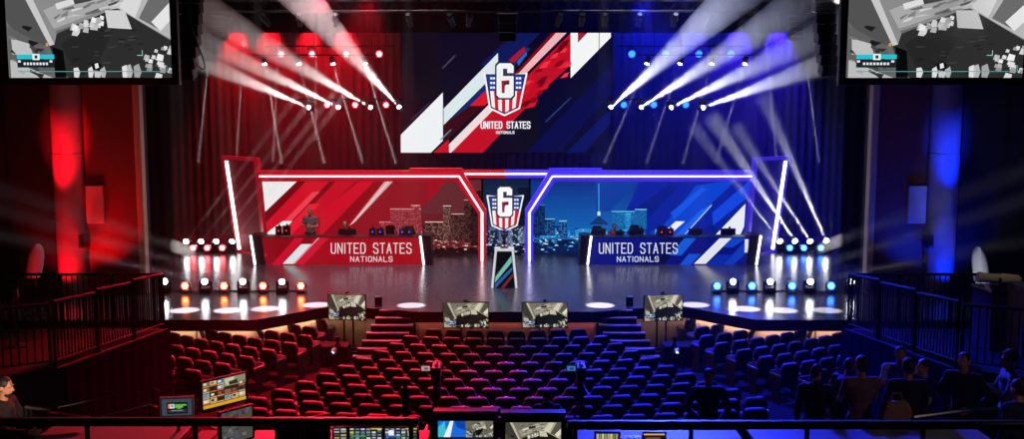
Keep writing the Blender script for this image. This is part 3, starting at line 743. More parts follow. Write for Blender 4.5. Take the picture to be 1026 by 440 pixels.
obj('trophy_band', MB().lathe([(.125, .43), (.136, .45), (.134, .48), (.128, .49)], n=24), M['white'], t, smooth=True)
# ================================================================== lamps and the lit haze
def haze_mat(name, dens, tint='#ffffff', aniso=0.0):
    m = bpy.data.materials.new(name); m.use_nodes = True
    nt = m.node_tree; nt.nodes.remove(nt.nodes['Principled BSDF'])
    v = nt.nodes.new('ShaderNodeVolumeScatter'); v.inputs['Color'].default_value = c4(tint); v.inputs['Density'].default_value = dens; v.inputs['Anisotropy'].default_value = aniso
    nt.links.new(v.outputs['Volume'], nt.nodes['Material Output'].inputs['Volume'])
    return m
HZ = haze_mat('stage_haze', .28); HZT = haze_mat('thin_stage_haze', .12)
def spot(name, loc, aim, power, ang, col='#ffffff', blend=.3, radius=.03):
    l = bpy.data.lights.new(name, 'SPOT'); l.energy = power; l.spot_size = ang; l.spot_blend = blend; l.shadow_soft_size = radius; l.color = lin(col)
    o = bpy.data.objects.new(name, l); COL.objects.link(o); o.location = loc
    o.rotation_euler = (Vector(aim) - Vector(loc)).to_track_quat('-Z', 'Y').to_euler(); return o
def area(name, loc, aim, power, sx, sy, col='#ffffff', spread=PI):
    l = bpy.data.lights.new(name, 'AREA'); l.energy = power; l.shape = 'RECTANGLE'; l.size = sx; l.size_y = sy; l.color = lin(col); l.spread = spread
    o = bpy.data.objects.new(name, l); COL.objects.link(o); o.location = loc
    o.rotation_euler = (Vector(aim) - Vector(loc)).to_track_quat('-Z', 'Y').to_euler(); return o
def beam(a, aim, L, half, power, label, group, col='#ffffff', r0=.06, hz=None, spotfrac=1.0):
    """the haze that a lamp at a lights up towards aim: a cone of thin haze L long, with the lamp's own light in it."""
    a, aim = Vector(a), Vector(aim); d = (aim - a).normalized(); s = a + d * .03
    mb = MB(); mb.lathe([(r0, 0.), (r0 + math.tan(half) * L, L)], s, d, 28)
    o = obj('lit_haze', mb, hz or HZ); tag(o, label, 'light beam', group, 'stuff')
    off = r0 / math.tan(half)
    off = min(off, .0)                       # the light itself sits at the lens
    spot('beam_light', s + d * .02, s + d * 2, power, 2 * half * spotfrac, col, .45, .015)

def fixture_dir(a, aim): return (Vector(aim) - Vector(a)).normalized()
def moving_head(loc, aim, label, group, hung=False, lens=None, size=1., lens_r=.085):
    """a yoke-mounted head; loc is its tilt axis; base below (standing) or above (hung)."""
    t = thing('moving_head_spotlight', label, 'stage light', loc, 0, group)
    s = -1 if hung else 1; k = size
    mb = MB(); mb.box((0, 0, -s * .27 * k), (.34 * k, .26 * k, .13 * k)); obj('base', mb, M['blackmetal'], t, bevel=.015)
    mb = MB()
    for sx in (-1, 1): mb.box((sx * .16 * k, 0, -s * .1 * k), (.045 * k, .12 * k, .28 * k))
    mb.box((0, 0, -s * .2 * k), (.34 * k, .14 * k, .04 * k)); obj('yoke', mb, M['blackmetal'], t, bevel=.012)
    d = fixture_dir(loc, aim)
    mb = MB(); mb.lathe([(.06 * k, -.2 * k), (.11 * k, -.17 * k), (.125 * k, -.05 * k), (.12 * k, .1 * k), (.105 * k, .15 * k), (lens_r + .012, .16 * k)], (0, 0, 0), d, 20); h = obj('head', mb, M['blackmetal'], t, smooth=False)
    if lens:
        mb = MB(); mb.lathe([(lens_r, .15 * k), (lens_r, .166 * k), (lens_r * .6, .175 * k)], (0, 0, 0), d, 20); obj('lens', mb, lens, t)
    if hung: obj('clamp', MB().box((0, 0, .37 * k), (.06, .08, .1)), M['blackmetal'], t)
    return t, Vector(loc) + d * (.18 * k)
def par(loc, aim, label, group, rim, core, hung=False, r=.13, k=1.):
    t = thing('par_light', label, 'stage light', loc, 0, group)
    d = fixture_dir(loc, aim); s = -1 if hung else 1
    mb = MB(); mb.lathe([(r * .5, -.2), (r * .95, -.14), (r, 0.), (r, .05), (r * .93, .05)], (0, 0, 0), d, 24); obj('can', mb, M['blackmetal'], t)
    mb = MB(); mb.lathe([(r * .92, .03), (r * .92, .054)], (0, 0, 0), d, 24); obj('lens', mb, rim, t)
    if core is not None:
        mb = MB(); x, y, dd = frame_for(d)
        for i in range(7):
            c = Vector((0, 0, 0)) if i == 0 else (x * math.cos(i * PI / 3) + y * math.sin(i * PI / 3)) * r * .5
            mb.lathe([(r * .24, .05), (r * .2, .064)], c, d, 10)
        obj('lamp_cells', mb, core, t)
    mb = MB()
    for sx in (-1, 1): mb.box((sx * (r + .02), 0, -s * r * .7), (.02, .05, r * 1.7))
    mb.box((0, 0, -s * (r * 1.5)), (2 * r + .08, .06, .03)); obj('bracket', mb, M['blackmetal'], t)
    if hung: obj('clamp', MB().box((0, 0, r * 1.5 + .05), (.06, .08, .1)), M['blackmetal'], t)
    else: obj('foot', MB().box((0, 0, -(r * 1.5 + .02)), (.22, .2, .03)), M['blackmetal'], t)
    return t
def batten(x0, x1, y, z, label, top=13.05, nh=3):
    t = thing('lighting_batten', label, 'lighting bar', ((x0 + x1) / 2, y, z))
    h = (x1 - x0) / 2
    obj('pipe', MB().tube([(-h, 0, 0), (h, 0, 0)], .03, 10), M['blackmetal'], t)
    for i in range(nh):
        x = -h * .92 + i * (1.84 * h) / (nh - 1); obj('hanging_cable', MB().tube([(x, 0, .02), (x, 0, top - z)], .012, 6), M['blackmetal'], t)
sidew = {-1: 'red', 1: 'blue'}
def fx(sgn, px): return px if sgn < 0 else mx(px)

for sgn in (-1, 1):
    nm = sidew[sgn]
    rim, core = (M['lred'], M['lwhite']) if sgn < 0 else (M['lblue'], M['lcyan'])
    hot = M['lredhot'] if sgn < 0 else M['lbluehot']
    # upper row of pars, pipe above
    d1 = 39.3; pxs = (282, 313, 347, 380) if sgn < 0 else (732, 700, 667, 633); zz = P(300, 54, d1).z
    xs = [P(p, 54, d1).x for p in pxs]
    batten(min(xs) - .6, max(xs) + .6, d1, zz + .3, 'upper black pipe carrying four %s lamps' % nm)
    for i, x in enumerate(xs): par((x, d1, zz), (x, 20, 4.6), '%s glowing lamp in the upper row, %s from the centre screen' % (nm, ORD[4 - i]), 'upper row of %s lamps' % nm, rim, hot, True, r=.15)
    d2 = 37.6; pxs = (328, 356, 387) if sgn < 0 else (687, 655, 625); zz2 = P(300, 105, d2).z
    xs2 = [P(p, 105, d2).x for p in pxs]
    for i, x in enumerate(xs2): par((x, d2, zz2), (x, 20, 4.6), '%s glowing lamp in the lower row, %s from the centre screen' % (nm, ORD[3 - i]), 'lower row of %s lamps' % nm, rim, hot, True, r=.125)
    d3 = 37.3; zz3 = P(300, 108.5, d3).z
    heads = [(311, (165, 46), 29.5, 1.0), (341, (190, 35.5), 30, 1.), (373, (230, 26.4), 30, 1.), (401, (330, 29), 31, 1.)] if sgn < 0 else [(703, (850, 55), 29, 1.), (671, (800, 46), 30, 1.), (641, (760, 32), 30, 1.), (611, (690, 38), 31, 1.15)]
    xs3 = [P(h[0], 108.5, d3).x for h in heads]
    batten(min(xs3 + xs2) - .6, max(xs3 + xs2) + .45, (d2 + d3) / 2, zz3 + .34, 'lower black pipe carrying %s lamps and white beam lights' % nm)
    for i, (px, ap, ad, pw) in enumerate(heads):
        a = P(px, 108.5, d3); aim = P(ap[0], ap[1], ad)
        t, tip = moving_head(a, aim, 'white beam light on the lower %s side pipe, %s from the centre screen' % (nm, ORD[4 - i]), 'white beam lights on the %s side' % nm, True, M['lwhite'], .8, .075)
        beam(tip, aim, (aim - tip).length * 1.55, R(3.1), (26000 if sgn < 0 else 34000) * pw, 'broad white beam rising outward on the %s side, %s from the centre screen' % (nm, ORD[4 - i]), 'white beams over the %s booth' % nm, '#eef0ff' if sgn > 0 else '#fff4f0')
    # small heads whose thin beams point down
    d4 = 38.6; zz4 = P(300, 62, d4).z
    hs = [(265, (280, 150)), (299, (321.5, 150)), (333, (359.5, 150)), (365, (392.5, 150))] if sgn < 0 else [(747, (721, 150)), (714, (688, 150)), (682, (652, 150)), (649, (611, 150))]
    xs4 = [P(h[0], 62, d4).x for h in hs]
    batten(min(xs4) - .5, max(xs4) + .5, d4, zz4 + .26, 'middle black pipe carrying small white lamps on the %s side' % nm)
    for i, (px, ap) in enumerate(hs):
        a = P(px, 62, d4); aim = P(ap[0], ap[1], 37.4)
        t, tip = moving_head(a, aim, 'small white lamp pointing down over the %s booth, %s from the centre screen' % (nm, ORD[4 - i]), 'small white lamps over the %s booth' % nm, True, M['lwhite'], .6, .08)
        beam(tip, aim, (aim - tip).length * 1.15, R(1.0), 34000 if sgn < 0 else 18000, 'thin slanting light shaft over the %s booth, %s from the centre screen' % (nm, ORD[4 - i]), 'thin slanting light shafts over the %s booth' % nm, '#e8e4ff' if sgn > 0 else '#ffeef0', .05, HZT)
    # tall thin shafts from behind the border
    hs = [(212, 28, 200, 150), (245, 28, 237.5, 150), (280, 28, 274, 150), (317, 28, 316, 130)] if sgn < 0 else [(766, 28, 777, 150), (803, 28, 819, 150)]
    for i, (px, py, ax, ay) in enumerate(hs):
        a = P(px, py, 40.9); aim = P(ax, ay, 40.6)
        tip = a
        beam(tip, aim, (aim - tip).length * 1.1, R(.7), 50000, ('tall thin near-vertical light shaft, %s from the red wing' if sgn < 0 else 'tall thin near-vertical light shaft on the blue side, %s from the centre') % ORD[i + 1], 'tall thin light shafts on the %s side' % nm, '#f4eef4', .075, HZT)
    # rear floor row by the tower
    d5 = 37.2
    fl = [(185, (245, 165), 33.5), (200, (262, 165), 33.5), (215, (278, 165), 33.5), (231, (292, 165), 33.5)] if sgn < 0 else [(829, (794, 164), 34.5), (813, (772, 180), 34.5), (798, (752, 175), 34.5), (783, (735, 180), 34.5)]
    for i, (px, ap, ad) in enumerate(fl):
        a = P(px, 244, d5); aim = P(ap[0], ap[1], ad); a.z = ZS + .335 * 1.0
        t, tip = moving_head(a, aim, 'white beam light on the floor beside the %s tower, %s from the wing' % (nm, ORD[i + 1]), 'white floor beam lights beside the %s tower' % nm, False, M['lwhite'], 1., .1)
        pw = 12000 if sgn < 0 else (34000, 24000, 38000, 16000)[i]
        beam(tip, aim, (aim - tip).length * 1.75, R(.35 if sgn < 0 else (1.8, 1.5, 1.9, 1.2)[i]), pw, 'pale beam rising past the %s tower, %s from the wing' % (nm, ORD[i + 1]), 'floor beams past the %s tower' % nm, '#f4f0ff', .055 if sgn < 0 else .08, HZ)
    for i, px in enumerate((194, 208, 223) if sgn < 0 else (822, 805, 791)):
        a = P(px, 250, d5 - .5); a.z = ZS + .235
        par(a, a + Vector((0, -8, .6)), '%s floor lamp beside the %s tower, %s from the wing' % (nm, nm, ORD[i + 1]), '%s floor lamps beside the tower' % nm, rim, hot if sgn < 0 else core, r=.135)
    # front floor row
    d6_ = 28.7
    wh = [(166, None), (206, (0, 236)), (244, (0, 210)), (283, (0, 190))] if sgn < 0 else [(852, None), (811, (1026, 242)), (771, (1026, 201)), (734, (1026, 171))]
    for i, (px, ap) in enumerate(wh):
        a = P(px, 287, d6_); a.z = ZS + .335
        look = a + Vector((-.25 * -sgn * -1, -1.6, .45))
        aim = P(ap[0], ap[1], 22.5) if ap else None
        t, tip = moving_head(a, look, 'moving head lamp with white lens at the %s front stage edge, %s from the wing' % (nm, ORD[i + 1]), 'moving heads along the %s front stage edge' % nm, False, M['lwhite'], 1., .085)
        if aim is not None:
            d_ = (aim - a).normalized(); beam(a + d_ * .3 + Vector((0, 0, .02)), aim, (aim - a).length * 1.3, R(1.5), 1700, 'faint grey beam crossing the %s side wall, %s from the top' % (nm, ORD[4 - i]), 'faint beams across the %s side wall' % nm, '#e8e6ff', .08, HZT)
    for i, px in enumerate((186, 225, 264, 302) if sgn < 0 else (832, 793, 753, 718)):
        a = P(px, 292, d6_); a.z = ZS + .225
        par(a, a + Vector((0, -8, 1.2)), '%s lamp at the front stage edge, %s from the wing' % ('red and amber' if sgn < 0 else 'blue', ORD[i + 1]), '%s lamps along the front stage edge' % nm, rim, M['lamber'] if sgn < 0 else core, r=.13)
    # cable on the floor between them
    a, b = P(160 if sgn < 0 else 858, 296, d6_ + .3), P(306 if sgn < 0 else 714, 296, d6_ + .3)
    o = obj('power_cable', MB().tube([(a.x + (b.x - a.x) * i / 8, d6_ + .28 + .04 * math.sin(i * 2.1), ZS + .02) for i in range(9)], .02, 6), M['plastic']); tag(o, 'black power cable on the stage floor behind the %s front lamps' % nm, 'cable')
    # washes
    cc_ = '#ff0a1e' if sgn < 0 else '#0a1cff'
    for px, pw in (((230, 2600), (265, 2600), (305, 2000), (342, 2200)) if sgn < 0 else ((700, 1200), (745, 3600), (787, 3600))):
        x = P(px, 30, 41.2).x; spot('curtain_wash', (x, 41.7, 10.6), (x, 42.0, 9.0), pw * 1.1, R(58), cc_ if sgn < 0 else '#3a1cff', .8, .1)
    spot('curtain_flood', (sgn * 6.6, 40.5, 12.4), (sgn * 6.6, 42.1, 7.2), 420 if sgn < 0 else 2800, R(125), cc_, .9, .3)
    spot('column_uplight', (sgn * (abs(P(66, 270, WD).x) - .1), WD - 1.2, 1.25), (sgn * abs(P(66, 190, WD).x), WD + .1, 3.2), 420 if sgn < 0 else 380, R(86), cc_ if sgn < 0 else '#0a2cff', .8, .08)
    spot('column_uplight', (sgn * (abs(P(66, 270, WD).x) - .1), WD - 3.4, 1.25), (sgn * abs(P(66, 190, WD).x), WD + .1, 5.6), 8000 if sgn < 0 else 7000, R(17), cc_ if sgn < 0 else '#0a2cff', .9, .08)
    spot('panel_uplight', (sgn * (abs(P(105, 270, WD).x)), WD - .8, 1.3), (sgn * abs(P(107, 190, WD).x), WD + .1, 4.), 420, R(74), cc_ if sgn < 0 else '#0a30ff', .9, .08)
    spot('house_wash', (sgn * 4.2, 31., 10.2), (sgn * 4.4, 20.6, .3), 108000 if sgn < 0 else 125000, R(47), '#ff1030' if sgn < 0 else '#161cff', .8, .2)
    # downlights on the stage edge
    for px, py in ((185, 311), (229, 311), (266, 309.5), (317, 305.5), (412, 306)):
        g = G(fx(sgn, px), py, ZS); spot('edge_downlight', (g.x, g.y, 12.6), g, 130000, R(4.0), '#fff6ee', .15, .05)
    area('stage_wash', (sgn * 4.5, 31.5, 12.4), (sgn * 3.5, 30.5, ZS), 520, 6, 2, '#ffd6dc' if sgn < 0 else '#c4ccff', R(100))
    # added fill strips hidden under the stage lip to warm the cladding
    for (p_, q_, pw) in ((front[0], front[1], 34), (front[1], front[2], 12), (front[2], front[4], 4)):
        p2, q2 = (Vector((max(p_.x, -12.5), p_.y, p_.z)), q_) if sgn < 0 else (mirror(q_), mirror(Vector((max(p_.x, -12.5), p_.y, p_.z))))
        m_ = (p2 + q2) / 2 + Vector((0, .06, -.32)); ln = (q2 - p2).length
        l = area('lip_fill', m_, m_ + Vector((0, .16, -1)), pw, ln * .96, .05, '#ffdcb8' if sgn < 0 else '#ffdcc8')
        l.rotation_euler = (R(9), 0, math.atan2(q2.y - p2.y, q2.x - p2.x))
l = area('lip_fill', (0, front[4].y + .06, ZS - .32), (0, front[4].y + .2, 0), 6, 5., .05, '#ff9088'); l.rotation_euler = (R(9), 0, 0)  # same added fill for the centre of the stage front

for sgn in (-1, 1):
    spot('caster_key', (sgn * 4.4, 25.5, 12.4), (sgn * 5.2, 35.4, 2.2), 600, R(22), '#fff0e6', .6, .15)
    spot('border_flood', (sgn * 4.5, 37.2, 12.8), (sgn * 4.2, 40.2, 11.), 160 if sgn < 0 else 700, R(110), '#ff1430' if sgn < 0 else '#1020ff', .9, .2)
    spot('wall_wash', (sgn * 8., 9., 6.3), (sgn * 12.2, WD, 5.2), 900 if sgn < 0 else 420, R(26), '#ff6a50' if sgn < 0 else '#c090e0', .8, .2)
    spot('wing_haze_fill', (sgn * 9.0, 36.5, 12.5), (sgn * 12.5, 36.8, 3.), 1400 if sgn < 0 else 5200, R(80), '#ff1430' if sgn < 0 else '#1428ff', .9, .2)  # unseen light added on the drapes in place of haze glow
spot('group_wash', (5.2, 30.8, 10.3), (4.2, 12.6, 2.5), 28000, R(30), '#2a34ff', .7, .2); spot('platform_wash', (-5.2, 30.8, 10.3), (-4.2, 12.4, 2.5), 15000, R(28), '#ff1838', .7, .2)
# the front truss with its dark lamps
zt = P(500, 6, 31.).z
t = thing('lighting_truss', 'long dark box truss spanning the top of the stage', 'truss', (0, 31., zt))
mb = MB(); Lh = 10.1
for sy in (-1, 1):
    for sz in (-1, 1): mb.tube([(-Lh, sy * .17, sz * .17), (Lh, sy * .17, sz * .17)], .024, 8)
obj('chord_frame', mb, M['blackmetal'], t)
mb = MB(); nB = 60
for i in range(nB):
    x0, x1 = -Lh + 2 * Lh * i / nB, -Lh + 2 * Lh * (i + 1) / nB; s = 1 if i % 2 else -1
    for sy in (-1, 1): mb.bar((x0, sy * .17, -.17 * s), (x1, sy * .17, .17 * s), .018)
    mb.bar((x0, -.17 * s, .17), (x1, .17 * s, .17), .018)
obj('lacing_frame', mb, M['blackmetal'], t)
for x in (-9.6, -5, 0, 5, 9.6): obj('hanging_cable', MB().tube([(x, 0, .17), (x, 0, 13.05 - zt)], .015, 6), M['blackmetal'], t)
for i, px in enumerate((192, 228, 265, 300, 336, 410, 452, 470, 560, 583, 606, 640, 676, 712, 745, 782)):
    x = P(px, 10, 31.).x
    t2 = thing('profile_spotlight', 'dark unlit stage lamp hanging under the top truss, %s from the red end' % ORD[i + 1], 'stage light', (x, 31., zt - .42), 0, 'dark lamps under the top truss')
    d = Vector((random.Random(i).uniform(-.3, .3), .8, -.5)).normalized()
    obj('lamp_body', MB().lathe([(.07, -.28), (.1, -.22), (.1, .05), (.07, .08), (.075, .3)], (0, 0, 0), d, 14), M['blackmetal'], t2)
    obj('bracket', MB().box((-.12, 0, .07), (.02, .05, .2)).box((.12, 0, .07), (.02, .05, .2)).box((0, 0, .17), (.26, .05, .02)).box((0, 0, .21), (.06, .06, .09)), M['blackmetal'], t2)
# hanging loudspeakers
def line_array(px, py0, py1, d, n, label, w_=.5):
    top, bot = P(px, py0, d), P(px, py1, d); h_ = (top.z - bot.z) / n
    t = thing('line_array_speaker', label, 'speaker', top)
    for i in range(n):
        tilt = R(2.2 * i); rot = Matrix.Rotation(tilt, 3, 'X')
        c = (0, -.02 * i * i * .4, -h_ * (i + .5)); wi = w_ * (1 - .03 * i)
        cb = obj('speaker_cabinet', MB().box(c, (wi, .42, h_ * .94), rot), M['plastic'], t, bevel=.02)
        g = MB()
        for k in range(5): g.box(Vector(c) + rot @ Vector((0, -.215, (k - 2) * h_ * .16)), (wi * .86, .012, h_ * .1), rot)
        obj('grille', g, M['lensglass'], cb)
    obj('rigging_frame', MB().box((0, 0, .06), (w_ * 1.05, .6, .05)).tube([(0, 0, .06), (0, 0, 13.05 - top.z)], .02, 6), M['blackmetal'], t)
line_array(220.5, 17, 41, 32., 5, 'small hanging loudspeaker column on the red side of the stage', .48)
line_array(797, 17, 41, 32., 5, 'small hanging loudspeaker column on the blue side of the stage', .48)
line_array(508.5, 14, 42, 31.6, 3, 'dark loudspeaker cluster hanging before the centre screen', .6)
line_array(191, -30, 80, 27.5, 10, 'long loudspeaker column hanging beside the red side projection screen', .62)
line_array(826, -30, 76, 27.5, 10, 'long loudspeaker column hanging beside the blue side projection screen', .62)
a = P(196, 40, 27.1); pts = [(a.x + .28 * math.sin(i * .35) + .05 * i * .1, 26.85, a.z + .2 - .62 * math.sin(PI * i / 10) - .07 * i) for i in range(11)]
o = obj('hanging_cable', MB().tube([(a.x - .1, 26.85, 13.05), (a.x - .05, 26.85, a.z + .6)] + pts, .02, 6), M['plastic']); tag(o, 'looped black cable hanging by the red side loudspeaker column', 'cable')
# ================================================================== theatre seats
def make_seat():
    t = thing('theatre_seat', 'seat', 'seat')
    rec = R(12)
    def bp(x, z, y): return Vector((x, y - math.tan(rec) * (z - .4), z))
    outl = [(-.215, .36), (.215, .36), (.235, .5), (.235, .74), (.19, .87), (.15, .885), (-.15, .885), (-.19, .87), (-.235, .74), (-.235, .5)]
    mb = MB().prism([bp(x, z, -.03) for x, z in outl], (0, -.05, -.0)); obj('back_shell', mb, M['seatshell'], t, bevel=.012)
    mb = MB().prism([bp(x * .95, .38 + (z - .36) * .985, .045) for x, z in outl], (0, -.08, 0)); obj('backrest', mb, M['seatcloth'], t, bevel=.025)
    mb = MB().box((0, .16, .5), (.43, .42, .11), Matrix.Rotation(R(48), 3, 'X')); obj('seat_cushion', mb, M['seatcloth'], t, bevel=.03)
    for sx in (-1, 1):
        mb = MB().prism([Vector((sx * .252, y, z)) for y, z in ((-.14, .0), (.16, .0), (.16, .08), (.12, .35), (.24, .56), (.24, .6), (-.14, .6), (-.1, .3))], (sx * .016, 0, 0))
        o = obj('side_panel', mb, M['standard'], t)
        obj('armrest', MB().box((sx * .255, .05, .62), (.028, .38, .035)), M['armpad'], o, bevel=.006)
    return t
seat0 = make_seat(); first_seat = [True]
def place_seat(x, y, z, rz, label, group):
    if first_seat[0]:
        first_seat[0] = False; seat0.location = (x, y, z); seat0.rotation_euler = (0, 0, rz); seat0['label'] = label; seat0['group'] = group
    else: dup(seat0, (x, y, z), rz, label, group)
NC = {1: 8, 2: 10, 3: 11, 4: 12, 5: 13, 6: 14, 7: 15, 8: 16, 9: 17, 10: 18, 11: 17}
def seat_at(a, r, z, label, group):          # a: angle from the centre line
    place_seat(r * math.sin(a), YC - r * math.cos(a), z, a, label, group)
for k in range(1, 12):
    r, n = row_r(k), NC[k]
    for i in range(n):
        a = (i - (n - 1) / 2) * .54 / r
        if i < n / 2: lab = '%s seat from the red end of centre block row %s from the stage' % (ORD[i + 1], ORD[k].replace('first', 'one').replace('second', 'two'))
        else: lab = '%s seat from the blue end of centre block row %s from the stage' % (ORD[n - i], ORD[k])
        lab = 'dark theatre seat, %s from the %s end, %s row from the stage, centre block' % ((ORD[i + 1], 'red') if i < n / 2 else (ORD[n - i], 'blue'))[0:2].__add__((ORD[k],)) if False else \
            'dark theatre seat, %s from the %s lit end, centre block, %s row from stage' % (ORD[i + 1] if i < (n + 1) // 2 else ORD[n - i], 'red' if i < (n + 1) // 2 else 'blue', ORD[k])
        seat_at(a, r, row_z(k), lab, 'theatre seats of the centre block')
AISLE = {1: 29.7, 2: 27.4, 3: 24.6, 4: 23.6, 5: 23.4, 6: 23.1, 7: 22.8, 8: 22.9, 9: 22.6}
SIDE_N = {1: 2, 2: 3, 3: 5, 4: 7, 5: 7, 6: 6, 7: 5, 8: 4, 9: 3}
for sgn, nm in ((-1, 'red'), (1, 'blue')):
    for k in range(1, 10):
        r = row_r(k)
        for i in range(SIDE_N[k]):
            a = R(AISLE[k]) + (i + .5) * .54 / r
            x, y = r * math.sin(a), YC - r * math.cos(a)
            if x > 9.2 or y > 26.2 and x > 8.6: continue
            if y < 20.6 and x > 6.6: continue
            seat_at(sgn * a, r, row_z(k), 'dark theatre seat in the %s side block, %s row from stage, %s from the aisle' % (nm, ORD[k], ORD[i + 1]), 'theatre seats of the %s side block' % nm)

# ================================================================== stage steps, kerb speakers, televisions
for sgn, nm in ((-1, 'red'), (1, 'blue')):
    t = thing('stage_steps', 'broad dark steps climbing to the stage from the %s aisle' % nm, 'steps', (sgn * 3.0, 25.8, F0))
    n_ = 7; rr = (ZS - F0) / n_
    for k in range(n_):
        z = ZS - rr * k - .01; x0, x1 = -3.46 - .10 * k, -2.36 - .085 * k
        yf, yb = 26.25 - .17 * k, 26.47 - .17 * k
        a, b = (x0, x1) if sgn < 0 else (-x1, -x0)
        mb = MB().box(((a + b) / 2, (yf + yb) / 2, z - .02), (b - a, yb - yf, .04)); tr = obj('tread', mb, M['step'], t, world=True, bevel=.008)
        mb = MB().box(((a + b) / 2, (yf + yb) / 2 + .015, (z - .04 + F0) / 2), (b - a - .02, yb - yf - .03, z - .045 - F0)); obj('riser_box', mb, M['black'], tr, world=True)
# stair-top monitor wedges (small dark boxes on the stage lip)
for px, lab in ((379.5, 'small dark upright speaker on the stage edge above the red side steps'), (630.5, 'small dark upright speaker on the stage edge above the blue side steps')):
    p = G(px, 306, ZS); t = thing('stage_monitor_speaker', lab, 'speaker', p)
    obj('speaker_cabinet', MB().prism([(-.1, -.1, 0), (.1, -.1, 0), (.1, .1, 0), (-.1, .1, 0)], (0, 0, .26)), M['plastic'], t, bevel=.015)
    obj('grille', MB().box((0, .102, .13), (.16, .01, .2)), M['lensglass'], t)
for i, (x0, y0, x1, y1, d, rz, where) in enumerate(((327.5, 294.5, 367.5, 321, 26.3, R(-7), 'beside the red side steps'), (443.5, 302.5, 490, 328.8, 25.85, 0, 'before the stage, nearest the red steps'),
                                                     (522.5, 302.5, 569, 328.8, 25.85, 0, 'before the stage, nearest the blue steps'), (644.5, 294.8, 684.5, 322, 26.3, R(7), 'beside the blue side steps'))):
    p0, p1 = P(x0, y0, d), P(x1, y1, d); p0.y = p1.y = d
    c = (p0 + p1) / 2; w_, h_ = p1.x - p0.x, p0.z - p1.z
    t = thing('television_stand', 'television showing a pale room on a stand %s' % where, 'television', (c.x, c.y, c.z), rz, 'televisions on stands before the stage')
    fill_screen(t, w_ - .05, h_ - .05, WARM, .022, .06)
    zf = -c.z + F0
    obj('stand_pole', MB().tube([(-.13, .14, zf + .05), (-.13, .14, .1)], .028, 8).tube([(.13, .14, zf + .05), (.13, .14, .1)], .028, 8).box((0, .1, 0), (.5, .06, .3)), M['blackmetal'], t)
    obj('stand_base', MB().box((0, .14, zf + .03), (.9, .5, .05)).box((0, .14, zf + .09), (.5, .3, .06)), M['blackmetal'], t, bevel=.01)
    mb = MB().box((0, .06, h_ / 2 + .03), (.09, .05, .05)); obj('camera_clip', mb, M['plastic'], t)
# equipment at the foot of the steps
for sgn, nm in ((-1, 'red'), (1, 'blue')):
    t = thing('equipment_case', 'low black equipment case beside the %s side steps' % nm, 'case', (sgn * 4.62, 25.15, F0))
    obj('case_body', MB().box((0, 0, .27), (1.0, .6, .5)), M['black'], t, bevel=.02)
    obj('handle', MB().tube([(-.12, -.32, .3), (-.12, -.35, .3), (.12, -.35, .3), (.12, -.32, .3)], .012, 6), M['chrome'], t)
    for sx in (-1, 1):
        for sy in (-1, 1): obj('caster', MB().lathe([(.03, -.015), (.03, .015)], (sx * .42, sy * .22, .03), (1, 0, 0), 10), M['blackmetal'], t)
    px, py = fx(sgn, 334.5 if sgn < 0 else 335.), 350.
    p = P(px, py + 2, 24.2)
    t = thing('floor_lamp_head', 'small bright chrome work lamp at the %s aisle beside the steps' % nm, 'lamp', (p.x, p.y, row_z(1)))
    zl = p.z - row_z(1)
    obj('lamp_stand', MB().tube([(0, 0, .02), (0, 0, zl)], .018, 8).lathe([(.14, 0), (.14, .02), (.02, .03)]), M['blackmetal'], t)
    obj('lamp_shade', MB().lathe([(.03, .1), (.07, .05), (.09, -.06)], (0, 0, zl), (.3, .6, .5), 16), M['chrome'], t)
    obj('bulb', MB().ball((.0, -.05, zl - .0), .045), emitter('work_lamp_bulb', '#dfe6ff', 2.5), t)
    # camera crane / long dark arm lying by the case
    t = thing('camera_tripod', 'dark folded tripod leaning at the %s side end of the front row' % nm, 'tripod', (sgn * 4.3, 24.45, F0))
    for j in range(3):
        a = j * 2.1 + .4; obj('leg', MB().tube([(0, 0, .78), (.3 * math.cos(a), .3 * math.sin(a), .0)], .018, 6), M['blackmetal'], t)
    obj('pan_head', MB().lathe([(.05, .76), (.06, .82), (.04, .88)], n=12).tube([(0, 0, .85), (sgn * .15, -.35, 1.0)], .012, 6), M['blackmetal'], t)

# ================================================================== side ramps, railings
RX, RY0 = 7.1, 20.2
def rx(y): return RX + max(0., 15.2 - y) * .8
def ramp_z(y): return 1.96 + (RY0 - y) * .098
def barrier(p, q, hgt, label, group, legz=0.0, spacing=.115, low=.12):
    """a railing section from p to q (foot points): frame and upright bars."""
    p, q = Vector(p), Vector(q); t = thing('railing_section', label, 'railing', p, 0, group)
    up = Vector((0, 0, hgt)); d = q - p; L = d.length
    for e in (Vector((0, 0, 0)), d): obj('post', MB().tube([e, e + up], .028, 8), M['railblack'], t)
    obj('top_rail', MB().tube([up, d + up], .028, 8), M['railblack'], t)
    lo_ = Vector((0, 0, low)); obj('bottom_rail', MB().tube([lo_, d + lo_], .016, 6), M['railblack'], t)
    n = max(3, int(L / spacing)); mb = MB()
    for i in range(1, n): mb.tube([d * (i / n) + lo_, d * (i / n) + up], .0125, 5, cap=False)
    obj('bar_grille', mb, M['railblack'], t)
